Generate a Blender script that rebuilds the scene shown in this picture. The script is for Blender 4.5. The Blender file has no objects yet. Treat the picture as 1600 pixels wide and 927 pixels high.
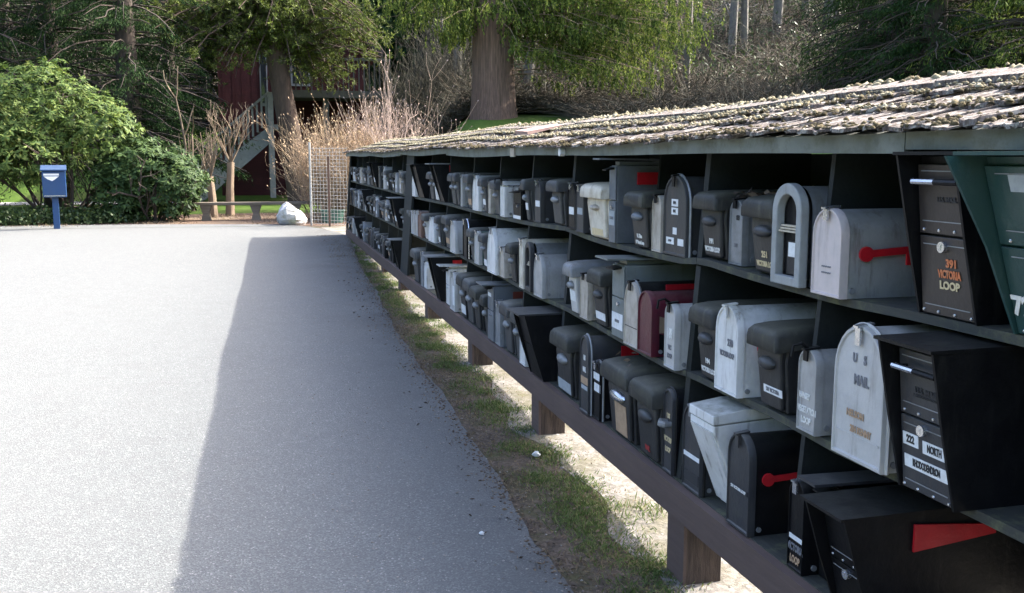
import bpy, math, random
import numpy as np
from mathutils import Vector, Matrix
random.seed(7); rng = np.random.default_rng(11)
scene = bpy.context.scene
col = scene.collection
# ------------------------------------------------------------------ camera
F, CX, CY, EYE = 1550.0, 800.0, 463.5, 1.6
TH = math.atan((CY-244)/F); PS = math.atan((800-395)/F*math.cos(TH))
FW = np.array([math.sin(PS)*math.cos(TH), math.cos(PS)*math.cos(TH), -math.sin(TH)])
RT = np.array([math.cos(PS), -math.sin(PS), 0.0]); UP = np.cross(RT, FW)
cam_d = bpy.data.cameras.new('camera'); cam = bpy.data.objects.new('camera', cam_d); col.objects.link(cam)
cam_d.sensor_width = 36; cam_d.lens = 36*F/1600; cam_d.clip_end = 1000; cam_d.clip_start = 0.05
cam.location = (0, 0, EYE); cam.rotation_euler = (math.pi/2-TH, 0, -PS)
scene.camera = cam
# ------------------------------------------------------------------ light
SUN_AZ, SUN_EL = math.radians(76), math.radians(41.0)      # azimuth from +Y towards +X
w = bpy.data.worlds.new('World'); scene.world = w; w.use_nodes = True
nt = w.node_tree; nt.nodes.clear()
sky = nt.nodes.new('ShaderNodeTexSky'); sky.sky_type = 'NISHITA'; sky.sun_disc = False
sky.air_density = 0.55; sky.dust_density = 4.0; sky.ozone_density = 0.6; sky.sun_elevation = SUN_EL; sky.sun_rotation = SUN_AZ
bg = nt.nodes.new('ShaderNodeBackground'); bg.inputs[1].default_value = 0.15
wo = nt.nodes.new('ShaderNodeOutputWorld')
nt.links.new(sky.outputs[0], bg.inputs[0]); nt.links.new(bg.outputs[0], wo.inputs[0])
sd = bpy.data.lights.new('sun', 'SUN'); sd.energy = 2.0; sd.angle = math.radians(0.5); sd.color = (1, 0.94, 0.85)
sun = bpy.data.objects.new('sun', sd); col.objects.link(sun)
S = Vector((math.sin(SUN_AZ)*math.cos(SUN_EL), math.cos(SUN_AZ)*math.cos(SUN_EL), math.sin(SUN_EL)))
sun.rotation_euler = (-S).to_track_quat('-Z', 'Y').to_euler()
vs = scene.view_settings
vs.view_transform = 'Standard'; vs.look = 'None'; vs.gamma = 1; vs.exposure = 2.95; vs.use_curve_mapping = False

# ------------------------------------------------------------------ pixel helpers
def ray(x, y): return FW + RT*(x-CX)/F - UP*(y-CY)/F
def on_z(x, y, z):
    d = ray(x, y); return np.array([0, 0, EYE]) + d*(z-EYE)/d[2]
def at_dist(x, y, dist):
    d = ray(x, y); return np.array([0, 0, EYE]) + d*dist/math.hypot(d[0], d[1])
def az_dist(x, dist):
    d = ray(x, 244); a = math.atan2(d[0], d[1]); return dist*math.sin(a), dist*math.cos(a)
def y_on_rack(px, X, z):
    u = (px-CX)/F
    return (u*(X*FW[0]+(z-EYE)*FW[2])-X*RT[0])/(RT[1]-u*FW[1])
def z_at(py, X, Y):
    v = (CY-py)/F; A = X*UP[0]+Y*UP[1]; B = X*FW[0]+Y*FW[1]
    return EYE+(v*B-A)/(UP[2]-v*FW[2])

# ------------------------------------------------------------------ materials
M = {}
def newmat(name):
    m = bpy.data.materials.new(name); m.use_nodes = True; M[name] = m
    t = m.node_tree; b = t.nodes['Principled BSDF']; return m, t, b
def N(t, typ, **kw):
    n = t.nodes.new(typ)
    for k, v in kw.items():
        if k in n.inputs: n.inputs[k].default_value = v
        else: setattr(n, k, v)
    return n
def ramp(t, src, stops):
    r = t.nodes.new('ShaderNodeValToRGB'); e = r.color_ramp.elements
    while len(e) < len(stops): e.new(0.5)
    for el, (p, c) in zip(e, stops): el.position = p; el.color = (*c, 1)
    t.links.new(src, r.inputs[0]); return r
def mixc(t, fac, a, b):
    n = t.nodes.new('ShaderNodeMix'); n.data_type = 'RGBA'
    for i, v in ((0, fac), (6, a), (7, b)):
        if hasattr(v, 'is_output'): t.links.new(v, n.inputs[i])
        else: n.inputs[i].default_value = v if i == 0 else (*v, 1)
    return n.outputs[2]
def coords(t, kind='Object'):
    return t.nodes.new('ShaderNodeTexCoord').outputs[kind]
def noise(t, scale, detail=4, rough=0.6, co=None, dist=0.0):
    n = N(t, 'ShaderNodeTexNoise', Scale=scale, Detail=detail, Roughness=rough, Distortion=dist)
    if co is not None: t.links.new(co, n.inputs['Vector'])
    return n.outputs['Fac']
def bump(t, b, h, strength, dist=0.01):
    n = N(t, 'ShaderNodeBump', Strength=strength, Distance=dist)
    t.links.new(h, n.inputs['Height']); t.links.new(n.outputs[0], b.inputs['Normal'])
def worldpos(t): return t.nodes.new('ShaderNodeNewGeometry').outputs['Position']

def weathered(name, base, dirt, rough=0.5, metal=0.0, amount=0.5, scale=14, dust=0.0, dustcol=(0.2, 0.19, 0.15), bmp=0.05, rust=0.0, rustcol=(0.11, 0.075, 0.05)):
    """coat or metal with blotchy dirt, and dust or algae lying on upward faces"""
    m, t, b = newmat(name)
    g = t.nodes.new('ShaderNodeNewGeometry'); co = g.outputs['Position']
    n1 = noise(t, scale, 5, 0.65, co); r1 = ramp(t, n1, [(0.42, (0, 0, 0)), (0.72, (1, 1, 1))])
    mul = N(t, 'ShaderNodeMath', operation='MULTIPLY'); t.links.new(r1.outputs[0], mul.inputs[0]); mul.inputs[1].default_value = amount
    c = mixc(t, mul.outputs[0], base, dirt)
    if dust > 0:
        sx = t.nodes.new('ShaderNodeSeparateXYZ'); t.links.new(g.outputs['Normal'], sx.inputs[0])
        mr = N(t, 'ShaderNodeMapRange'); mr.inputs[1].default_value = 0.35; mr.inputs[2].default_value = 0.95
        t.links.new(sx.outputs[2], mr.inputs[0])
        n2 = noise(t, 22, 5, 0.7, co); r2 = ramp(t, n2, [(0.3, (0.35, 0.35, 0.35)), (0.65, (1, 1, 1))])
        m2 = N(t, 'ShaderNodeMath', operation='MULTIPLY'); t.links.new(mr.outputs[0], m2.inputs[0]); t.links.new(r2.outputs[0], m2.inputs[1])
        m3 = N(t, 'ShaderNodeMath', operation='MULTIPLY'); t.links.new(m2.outputs[0], m3.inputs[0]); m3.inputs[1].default_value = dust
        c = mixc(t, m3.outputs[0], c, dustcol)
    if rust > 0:
        mp = N(t, 'ShaderNodeMapping'); mp.inputs['Scale'].default_value = (26, 26, 3.2); t.links.new(co, mp.inputs['Vector'])
        r4 = ramp(t, noise(t, 1.0, 5, 0.7, mp.outputs[0]), [(0.56, (0, 0, 0)), (0.74, (rust, rust, rust))])
        c = mixc(t, r4.outputs[0], c, rustcol)
    t.links.new(c, b.inputs['Base Color'])
    b.inputs['Metallic'].default_value = metal
    rr = N(t, 'ShaderNodeMapRange'); rr.inputs[3].default_value = rough-0.12; rr.inputs[4].default_value = rough+0.15
    t.links.new(n1, rr.inputs[0]); t.links.new(rr.outputs[0], b.inputs['Roughness'])
    if bmp:
        ad = N(t, 'ShaderNodeMath', operation='MULTIPLY_ADD'); t.links.new(noise(t, 9, 2, 0.5, co), ad.inputs[0]); ad.inputs[1].default_value = 2.2; t.links.new(noise(t, 60, 4, 0.6, co), ad.inputs[2])
        bump(t, b, ad.outputs[0], bmp*3.0, 0.01)
    return m
weathered('black_plastic', (0.016, 0.016, 0.017), (0.045, 0.043, 0.038), 0.5, 0, 0.6, 11, 0.7, (0.085, 0.083, 0.06), rust=0.5, rustcol=(0.11, 0.105, 0.085))
weathered('grey_plastic', (0.042, 0.042, 0.043), (0.10, 0.096, 0.085), 0.55, 0, 0.6, 12, 0.8, (0.15, 0.145, 0.105), rust=0.5, rustcol=(0.17, 0.16, 0.13))
weathered('mossy_lid', (0.02, 0.02, 0.018), (0.06, 0.057, 0.04), 0.6, 0, 0.85, 9, 0.6, (0.105, 0.10, 0.062), rust=0.5, rustcol=(0.15, 0.145, 0.1))
weathered('black_metal', (0.004, 0.004, 0.005), (0.012, 0.012, 0.012), 0.45, 0, 0.5, 9, 0.45, (0.05, 0.05, 0.04), rust=0.3, rustcol=(0.045, 0.043, 0.036))
M['black_metal'].node_tree.nodes['Principled BSDF'].inputs['Specular IOR Level'].default_value = 0.25
weathered('charcoal_metal', (0.032, 0.033, 0.036), (0.065, 0.062, 0.056), 0.45, 0, 0.5, 12, 0.5, (0.15, 0.145, 0.12), rust=0.35)
weathered('bronze_metal', (0.033, 0.026, 0.023), (0.055, 0.042, 0.036), 0.42, 0, 0.5, 12, 0.4, rust=0.4, rustcol=(0.09, 0.075, 0.06))
weathered('green_metal', (0.02, 0.055, 0.05), (0.05, 0.08, 0.07), 0.32, 0, 0.4, 8, 0.9, (0.2, 0.29, 0.28), rust=0.3, rustcol=(0.1, 0.13, 0.11))
weathered('grey_green_metal', (0.17, 0.19, 0.18), (0.10, 0.11, 0.10), 0.5, 0, 0.6, 10, 0.5, rust=0.4)
weathered('grey_metal', (0.15, 0.165, 0.18), (0.09, 0.095, 0.1), 0.45, 0.2, 0.6, 10, 0.5, rust=0.4)
weathered('galvanised', (0.44, 0.435, 0.42), (0.23, 0.225, 0.21), 0.5, 0.35, 0.6, 9, 0.55, (0.25, 0.24, 0.18), rust=0.6)
weathered('pale_metal', (0.50, 0.49, 0.465), (0.32, 0.31, 0.29), 0.5, 0.15, 0.55, 9, 0.5, (0.25, 0.24, 0.18), rust=0.5)
weathered('dull_metal', (0.26, 0.27, 0.28), (0.14, 0.135, 0.12), 0.5, 0.35, 0.6, 13, 0.6, (0.2, 0.19, 0.14), rust=0.6)
weathered('pink_metal', (0.58, 0.50, 0.47), (0.42, 0.39, 0.36), 0.5, 0.1, 0.5, 16, 0, rust=0.4)
weathered('white_paint', (0.70, 0.69, 0.66), (0.34, 0.33, 0.28), 0.45, 0, 0.5, 7, 0.75, (0.22, 0.22, 0.15), rust=0.75)
weathered('cream_plastic', (0.62, 0.57, 0.47), (0.30, 0.23, 0.14), 0.55, 0, 0.75, 12, 0.85, (0.36, 0.31, 0.2), rust=0.8)
weathered('beige_paint', (0.46, 0.41, 0.34), (0.24, 0.20, 0.15), 0.55, 0, 0.65, 14, 0.4, rust=0.8)
weathered('maroon_paint', (0.085, 0.007, 0.018), (0.04, 0.008, 0.014), 0.35, 0, 0.5, 10, 0.5, (0.22, 0.12, 0.11), rust=0.4, rustcol=(0.2, 0.13, 0.11))
weathered('rust_brown', (0.16, 0.085, 0.06), (0.28, 0.17, 0.11), 0.65, 0, 0.7, 25, 0.3)
weathered('deep_green', (0.03, 0.10, 0.075), (0.07, 0.10, 0.08), 0.45, 0, 0.5, 14, 0.5)
weathered('stone_plastic', (0.30, 0.31, 0.30), (0.19, 0.19, 0.175), 0.65, 0, 0.5, 18, 0.3, rust=0.3)
weathered('red_plastic', (0.50, 0.012, 0.02), (0.30, 0.01, 0.015), 0.4, 0, 0.5, 20, 0.0)
weathered('faded_red', (0.16, 0.03, 0.02), (0.10, 0.03, 0.02), 0.6, 0, 0.5, 20, 0.0)
weathered('chrome', (0.62, 0.63, 0.65), (0.4, 0.4, 0.4), 0.25, 0.9, 0.5, 20, 0, bmp=0)
weathered('label_white', (0.72, 0.73, 0.72), (0.5, 0.49, 0.44), 0.6, 0, 0.6, 40, 0, bmp=0)
weathered('label_tan', (0.42, 0.28, 0.17), (0.26, 0.17, 0.1), 0.7, 0, 0.6, 30, 0, bmp=0)
weathered('label_grey', (0.34, 0.37, 0.38), (0.22, 0.24, 0.25), 0.6, 0, 0.6, 40, 0, bmp=0)
weathered('camo_tan', (0.23, 0.17, 0.11), (0.15, 0.11, 0.08), 0.6, 0, 0.6, 16, 0, bmp=0)
weathered('ink_white', (0.74, 0.73, 0.68), (0.5, 0.48, 0.4), 0.6, 0, 0.5, 60, 0, bmp=0)
weathered('ink_gold', (0.62, 0.50, 0.28), (0.4, 0.32, 0.2), 0.5, 0, 0.5, 60, 0, bmp=0)
weathered('ink_orange', (0.55, 0.15, 0.05), (0.5, 0.3, 0.16), 0.5, 0, 0.6, 60, 0, bmp=0)
weathered('ink_black', (0.02, 0.02, 0.022), (0.05, 0.05, 0.05), 0.6, 0, 0.5, 60, 0, bmp=0)
weathered('ink_grey', (0.15, 0.15, 0.16), (0.2, 0.2, 0.2), 0.6, 0, 0.5, 60, 0, bmp=0)
weathered('ink_red', (0.35, 0.03, 0.03), (0.2, 0.03, 0.03), 0.6, 0, 0.5, 60, 0, bmp=0)
weathered('blue_paint', (0.010, 0.045, 0.13), (0.02, 0.045, 0.09), 0.4, 0, 0.4, 6, 0.2)
weathered('newsprint', (0.50, 0.44, 0.33), (0.25, 0.21, 0.15), 0.8, 0, 0.7, 90, 0)
weathered('rust_metal', (0.17, 0.10, 0.07), (0.10, 0.06, 0.045), 0.8, 0.2, 0.6, 30, 0)
weathered('wire_metal', (0.42, 0.42, 0.40), (0.26, 0.22, 0.18), 0.5, 0.4, 0.6, 10, 0, bmp=0)

def wood(name, a, b2, rough=0.75, stretch=(1, 12, 12), scale=3.0, grain=0.35, moss=None):
    m, t, b = newmat(name)
    co = coords(t); mp = N(t, 'ShaderNodeMapping'); mp.inputs['Scale'].default_value = stretch
    t.links.new(co, mp.inputs['Vector'])
    n1 = noise(t, scale, 6, 0.7, mp.outputs[0], 0.4); n2 = noise(t, 2.2, 4, 0.6, worldpos(t))
    c = ramp(t, n1, [(0.3, b2), (0.68, a)]).outputs[0]
    c = mixc(t, ramp(t, n2, [(0.35, (0, 0, 0)), (0.75, (0.55, 0.55, 0.55))]).outputs[0], c, tuple(0.55*x for x in a))
    if moss:
        c = mixc(t, ramp(t, noise(t, 9, 6, 0.75, worldpos(t)), [(0.5, (0, 0, 0)), (0.66, (0.8, 0.8, 0.8))]).outputs[0], c, moss)
    t.links.new(c, b.inputs['Base Color']); b.inputs['Roughness'].default_value = rough
    bump(t, b, n1, grain, 0.008); return m
wood('rack_paint', (0.013, 0.017, 0.015), (0.005, 0.007, 0.006), 0.7, (14, 1, 14), 3, 0.25)
wood('fascia_paint', (0.21, 0.225, 0.19), (0.12, 0.13, 0.11), 0.8, (3, 2.5, 3), 2.5, 0.3, (0.10, 0.105, 0.075))
wood('shelf_wood', (0.06, 0.06, 0.047), (0.022, 0.025, 0.022), 0.8, (14, 1, 14), 3, 0.35, (0.11, 0.115, 0.055))
wood('skirt_paint', (0.125, 0.082, 0.066), (0.088, 0.058, 0.047), 0.72, (14, 1, 14), 3, 0.2)
wood('post_wood', (0.105, 0.075, 0.058), (0.022, 0.015, 0.012), 0.95, (11, 11, 1.6), 3.2, 1.0)
def mat_shake():
    m, t, b = newmat('shake_wood'); co = worldpos(t)
    mp = N(t, 'ShaderNodeMapping'); mp.inputs['Scale'].default_value = (7, 95, 14); t.links.new(co, mp.inputs['Vector'])
    n1 = noise(t, 1.0, 6, 0.72, mp.outputs[0], 0.3)
    c = ramp(t, n1, [(0.34, (0.028, 0.02, 0.016)), (0.47, (0.13, 0.105, 0.09)), (0.62, (0.235, 0.21, 0.19)), (0.8, (0.34, 0.315, 0.29))]).outputs[0]
    n2 = noise(t, 7, 6, 0.75, co)
    c = mixc(t, ramp(t, n2, [(0.50, (0, 0, 0)), (0.62, (0.75, 0.75, 0.75))]).outputs[0], c, (0.07, 0.052, 0.04))
    n3 = noise(t, 38, 4, 0.7, co)
    c = mixc(t, ramp(t, n3, [(0.52, (0, 0, 0)), (0.60, (0.85, 0.85, 0.85))]).outputs[0], c, (0.36, 0.34, 0.295))
    t.links.new(c, b.inputs['Base Color']); b.inputs['Roughness'].default_value = 0.95; b.inputs['Specular IOR Level'].default_value = 0.2
    bump(t, b, n1, 1.0, 0.012)
mat_shake()
wood('fresh_shake', (0.40, 0.27, 0.23), (0.28, 0.18, 0.15), 0.85, (3, 30, 10), 2.0, 0.4)
wood('shaded_grey', (0.10, 0.105, 0.10), (0.06, 0.065, 0.063), 0.7, (3, 3, 3), 3, 0.2)  # darker copy of the grey paint, shade over the deck put into its colour
wood('grey_paint', (0.34, 0.35, 0.345), (0.24, 0.25, 0.25), 0.7, (3, 3, 3), 3, 0.2)
wood('red_wall', (0.085, 0.016, 0.016), (0.05, 0.011, 0.012), 0.8, (1, 1, 12), 2, 0.3)
wood('roof_dark', (0.05, 0.042, 0.04), (0.03, 0.026, 0.025), 0.85, (1, 12, 1), 2, 0.4)
wood('bench_wood', (0.17, 0.14, 0.105), (0.08, 0.065, 0.048), 0.85, (1, 12, 12), 2, 0.4)
wood('cedar_bark', (0.23, 0.145, 0.105), (0.026, 0.017, 0.014), 0.95, (13, 13, 0.5), 2.6, 1.0)
wood('pine_bark', (0.13, 0.085, 0.062), (0.05, 0.035, 0.028), 0.95, (6, 6, 1.2), 2.2, 1.0)
wood('pale_bark', (0.17, 0.155, 0.135), (0.065, 0.06, 0.05), 0.9, (3, 3, 1), 3, 0.5, (0.2, 0.21, 0.13))
wood('shrub_bark', (0.27, 0.20, 0.13), (0.14, 0.10, 0.07), 0.9, (3, 3, 1), 3, 0.4)
wood('dark_bark', (0.075, 0.055, 0.042), (0.03, 0.024, 0.02), 0.95, (4, 4, 1), 3, 0.8)
wood('tan_twig', (0.46, 0.34, 0.21), (0.30, 0.20, 0.12), 0.9, (1, 1, 1), 2, 0.0)
wood('pink_twig', (0.50, 0.38, 0.31), (0.33, 0.24, 0.19), 0.9, (1, 1, 1), 2, 0.0)
wood('brown_twig', (0.095, 0.072, 0.046), (0.03, 0.025, 0.018), 0.95, (1, 1, 1), 0.6, 0.0)
wood('grey_twig', (0.105, 0.098, 0.068), (0.04, 0.039, 0.028), 0.95, (1, 1, 1), 0.6, 0.0)

def leaf(name, cols, trans=0.25, rough=0.5, spec=0.4, patch=1.2):
    m, t, b = newmat(name)
    g = t.nodes.new('ShaderNodeNewGeometry')
    add = N(t, 'ShaderNodeMath', operation='ADD'); t.links.new(g.outputs['Random Per Island'], add.inputs[0])
    t.links.new(noise(t, patch, 3, 0.6, g.outputs['Position']), add.inputs[1])
    hv = N(t, 'ShaderNodeMath', operation='MULTIPLY'); t.links.new(add.outputs[0], hv.inputs[0]); hv.inputs[1].default_value = 0.5
    n = len(cols); r = ramp(t, hv.outputs[0], [(0.18+0.64*i/(n-1), c) for i, c in enumerate(cols)])
    t.links.new(r.outputs[0], b.inputs['Base Color']); b.inputs['Roughness'].default_value = rough
    b.inputs['Specular IOR Level'].default_value = spec
    tr = t.nodes.new('ShaderNodeBsdfTranslucent'); t.links.new(r.outputs[0], tr.inputs[0])
    mx = t.nodes.new('ShaderNodeMixShader'); mx.inputs[0].default_value = trans
    out = [x for x in t.nodes if x.type == 'OUTPUT_MATERIAL'][0]
    t.links.new(b.outputs[0], mx.inputs[1]); t.links.new(tr.outputs[0], mx.inputs[2]); t.links.new(mx.outputs[0], out.inputs[0])
    return m
leaf('rhodo_leaf', [(0.028, 0.05, 0.018), (0.06, 0.105, 0.026), (0.11, 0.165, 0.038), (0.17, 0.195, 0.05)], 0.3, 0.6, 0.2)
leaf('rhodo_dark', [(0.022, 0.042, 0.018), (0.045, 0.085, 0.026), (0.085, 0.13, 0.035)], 0.25, 0.6, 0.2)
leaf('cedar_leaf', [(0.014, 0.03, 0.010), (0.05, 0.085, 0.018), (0.15, 0.20, 0.04), (0.27, 0.30, 0.07)], 0.42, 0.7, 0.12)
leaf('fir_leaf', [(0.007, 0.017, 0.007), (0.014, 0.033, 0.011), (0.026, 0.054, 0.016), (0.05, 0.08, 0.022)], 0.2, 0.8, 0.08)
leaf('pine_leaf', [(0.035, 0.042, 0.018), (0.06, 0.075, 0.022), (0.12, 0.16, 0.03), (0.22, 0.28, 0.05)], 0.3, 0.6, 0.3, 0.8)
leaf('ivy_leaf', [(0.02, 0.04, 0.016), (0.05, 0.085, 0.025), (0.08, 0.12, 0.035)], 0.2, 0.5, 0.4)
leaf('grass_blade', [(0.05, 0.08, 0.02), (0.08, 0.13, 0.03), (0.13, 0.18, 0.05), (0.24, 0.21, 0.10)], 0.3, 0.6, 0.3, 1.5)
leaf('dry_grass', [(0.12, 0.09, 0.055), (0.19, 0.145, 0.09), (0.28, 0.22, 0.13)], 0.2, 0.8, 0.2, 1.5)
leaf('dead_leaf', [(0.045, 0.032, 0.023), (0.085, 0.06, 0.042), (0.2, 0.15, 0.1)], 0.1, 0.7, 0.3, 3)
leaf('moss_tuft', [(0.07, 0.055, 0.03), (0.17, 0.145, 0.085), (0.27, 0.245, 0.165), (0.36, 0.335, 0.25)], 0.1, 0.95, 0.1, 2.0)
leaf('dark_moss', [(0.025, 0.02, 0.012), (0.055, 0.045, 0.022), (0.11, 0.09, 0.05)], 0.05, 0.95, 0.1, 3.0)
leaf('pebble', [(0.13, 0.115, 0.1), (0.2, 0.18, 0.16), (0.29, 0.27, 0.24), (0.18, 0.16, 0.14)], 0.0, 0.9, 0.2, 3.0)

def mat_asphalt():
    m, t, b = newmat('asphalt'); co = worldpos(t)
    v = N(t, 'ShaderNodeTexVoronoi', Scale=150.0); t.links.new(co, v.inputs['Vector'])
    vr = ramp(t, v.outputs['Color'], [(0.0, (0.073, 0.078, 0.0765)), (0.55, (0.107, 0.114, 0.1115)), (0.85, (0.158, 0.165, 0.160)), (1.0, (0.34, 0.33, 0.31))])
    n = noise(t, 0.55, 6, 0.6, co); n2 = noise(t, 6, 5, 0.65, co)
    c = mixc(t, ramp(t, n, [(0.3, (0, 0, 0)), (0.75, (0.5, 0.5, 0.5))]).outputs[0], vr.outputs[0], (0.122, 0.128, 0.1245))
    c = mixc(t, ramp(t, n2, [(0.45, (0, 0, 0)), (0.8, (0.35, 0.35, 0.35))]).outputs[0], c, (0.088, 0.0875, 0.085))
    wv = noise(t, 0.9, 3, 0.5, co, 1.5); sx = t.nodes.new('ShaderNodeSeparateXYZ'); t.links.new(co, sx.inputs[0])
    er = N(t, 'ShaderNodeMapRange'); er.inputs[1].default_value = 0.35; er.inputs[2].default_value = 1.25; t.links.new(sx.outputs[0], er.inputs[0])  # shade deepening towards the verge, mixed into the asphalt colour
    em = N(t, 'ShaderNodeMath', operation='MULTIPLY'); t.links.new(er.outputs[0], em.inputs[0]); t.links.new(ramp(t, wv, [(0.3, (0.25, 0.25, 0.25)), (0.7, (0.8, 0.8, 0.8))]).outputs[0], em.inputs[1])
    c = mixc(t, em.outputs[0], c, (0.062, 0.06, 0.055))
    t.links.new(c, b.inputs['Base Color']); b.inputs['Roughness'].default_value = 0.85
    b.inputs['Specular IOR Level'].default_value = 0.3
    bump(t, b, v.outputs['Distance'], 0.35, 0.006)
mat_asphalt()
def mat_speckle(name, cols, scale, big, bigcol, bigrange=(0.45, 0.65), bs=0.8, bd=0.02):
    m, t, b = newmat(name); co = worldpos(t)
    v = N(t, 'ShaderNodeTexVoronoi', Scale=scale); t.links.new(co, v.inputs['Vector'])
    n3 = noise(t, scale*0.35, 6, 0.7, co)
    md = N(t, 'ShaderNodeMath', operation='ADD'); t.links.new(v.outputs['Color'], md.inputs[0]); t.links.new(n3, md.inputs[1])
    hv = N(t, 'ShaderNodeMath', operation='MULTIPLY'); t.links.new(md.outputs[0], hv.inputs[0]); hv.inputs[1].default_value = 0.5
    k = len(cols); c = ramp(t, hv.outputs[0], [(0.2+0.6*i/(k-1), x) for i, x in enumerate(cols)]).outputs[0]
    c = mixc(t, ramp(t, noise(t, big, 5, 0.65, co), [(bigrange[0], (0, 0, 0)), (bigrange[1], (1, 1, 1))]).outputs[0], c, bigcol)
    t.links.new(c, b.inputs['Base Color']); b.inputs['Roughness'].default_value = 0.95
    b.inputs['Specular IOR Level'].default_value = 0.2
    bump(t, b, n3, bs, bd)
mat_speckle('gravel', [(0.10, 0.092, 0.082), (0.175, 0.165, 0.15), (0.26, 0.245, 0.225)], 55, 2.6, (0.105, 0.098, 0.06))
mat_speckle('soil', [(0.045, 0.036, 0.028), (0.085, 0.066, 0.05), (0.15, 0.12, 0.09)], 50, 3.5, (0.06, 0.062, 0.024), (0.48, 0.66))
mat_speckle('lawn', [(0.045, 0.085, 0.010), (0.06, 0.11, 0.013), (0.08, 0.135, 0.018)], 30, 0.25, (0.065, 0.07, 0.022), (0.5, 0.75), 0.5)
mat_speckle('mulch', [(0.05, 0.03, 0.022), (0.11, 0.07, 0.05), (0.18, 0.125, 0.09)], 26, 1.0, (0.15, 0.115, 0.08))
mat_speckle('forest_floor', [(0.025, 0.019, 0.012), (0.055, 0.042, 0.026), (0.10, 0.078, 0.048)], 4, 0.35, (0.025, 0.03, 0.016))
mat_speckle('pale_road', [(0.26, 0.26, 0.26), (0.31, 0.31, 0.31)], 40, 0.8, (0.26, 0.26, 0.26))
mat_speckle('rock', [(0.33, 0.32, 0.29), (0.50, 0.49, 0.46), (0.62, 0.61, 0.58)], 9, 3.5, (0.26, 0.25, 0.18), (0.56, 0.7), 1.0, 0.04)
def mat_glass():
    m, t, b = newmat('window_glass'); b.inputs['Base Color'].default_value = (0.03, 0.035, 0.04, 1); b.inputs['Roughness'].default_value = 0.05
mat_glass()

# ------------------------------------------------------------------ mesh helpers
class MB:
    def __init__(s): s.v = []; s.f = []; s.sm = []
    def add(s, vs, fs, smooth=False):
        k = len(s.v); s.v += [tuple(map(float, p)) for p in vs]; s.f += [tuple(i+k for i in f) for f in fs]; s.sm += [smooth]*len(fs); return s
    def box(s, x0, x1, y0, y1, z0, z1):
        return s.loft([[(x0, y0, z0), (x1, y0, z0), (x1, y1, z0), (x0, y1, z0)], [(x0, y0, z1), (x1, y0, z1), (x1, y1, z1), (x0, y1, z1)]])
    def loft(s, rings, caps=(1, 1), smooth=False):
        n = len(rings[0]); k = len(s.v)
        for r in rings: s.v += [tuple(map(float, p)) for p in r]
        for i in range(len(rings)-1):
            for j in range(n):
                a = k+i*n+j; b = k+i*n+(j+1) % n
                s.f.append((a, b, b+n, a+n)); s.sm.append(smooth)
        if caps[0]: s.f.append(tuple(k+j for j in reversed(range(n)))); s.sm.append(False)
        if caps[1]: s.f.append(tuple(k+(len(rings)-1)*n+j for j in range(n))); s.sm.append(False)
        return s
    def tube(s, pts, rad, n=6, smooth=True, caps=(1, 1)):
        pts = [Vector(p) for p in pts]
        if not hasattr(rad, '__len__'): rad = [rad]*len(pts)
        rings = []; ref = None
        for i, p in enumerate(pts):
            d = (pts[min(i+1, len(pts)-1)]-pts[max(i-1, 0)]).normalized()
            if ref is None: ref = d.orthogonal().normalized()
            ref = (ref-d*ref.dot(d)); ref = ref.normalized() if ref.length > 1e-6 else d.orthogonal().normalized()
            b = d.cross(ref)
            rings.append([p+(ref*math.cos(2*math.pi*j/n)+b*math.sin(2*math.pi*j/n))*rad[i] for j in range(n)])
        return s.loft(rings, caps, smooth)
    def ellipsoid(s, c, r, nu=12, nv=8, half=None):
        rings = []
        for i in range(nv+1):
            a = -math.pi/2+math.pi*i/nv
            rings.append([(c[0]+r[0]*math.cos(a)*math.cos(2*math.pi*j/nu), c[1]+r[1]*math.cos(a)*math.sin(2*math.pi*j/nu), c[2]+r[2]*math.sin(a)) for j in range(nu)])
        rings[0] = [(c[0]+(p[0]-c[0])*0.02, c[1]+(p[1]-c[1])*0.02, c[2]-r[2]) for p in rings[1]]
        rings[-1] = [(c[0]+(p[0]-c[0])*0.02, c[1]+(p[1]-c[1])*0.02, c[2]+r[2]) for p in rings[-2]]
        return s.loft(rings, (1, 1), True)
    def disc_x(s, x0, x1, y, z, r, n=14):      # short cylinder with its axis along x
        return s.tube([(x0, y, z), (x1, y, z)], r, n)
    def disc_y(s, y0, y1, x, z, r, n=14):
        return s.tube([(x, y0, z), (x, y1, z)], r, n)
    def mesh(s, name, mats, smooth_all=None):
        me = bpy.data.meshes.new(name); me.from_pydata(s.v, [], s.f)
        for m in (mats if isinstance(mats, (list, tuple)) else [mats]): me.materials.append(M[m])
        sm = s.sm if smooth_all is None else [smooth_all]*len(s.f)
        me.polygons.foreach_set('use_smooth', sm)
        me.validate(); me.update()
        if any(sm): me.set_sharp_from_angle(angle=math.radians(40))
        return me
    def build(s, name, mats, parent=None, loc=None, bevel=0, smooth_all=None):
        o = bpy.data.objects.new(name, s.mesh(name, mats, smooth_all)); col.objects.link(o)
        if parent: o.parent = parent
        if loc is not None: o.location = loc
        if bevel:
            b = o.modifiers.new('bevel', 'BEVEL'); b.width = bevel; b.segments = 2; b.limit_method = 'ANGLE'; b.angle_limit = math.radians(50)
        return o
def empty(name, loc, rz=0):
    o = bpy.data.objects.new(name, None); o.empty_display_size = 0.1; o.location = loc; o.rotation_euler = (0, 0, rz); col.objects.link(o); return o
def tag(o, label=None, cat=None, group=None, kind=None):
    for k, v in (('label', label), ('category', cat), ('group', group), ('kind', kind)):
        if v: o[k] = v
    return o
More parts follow.
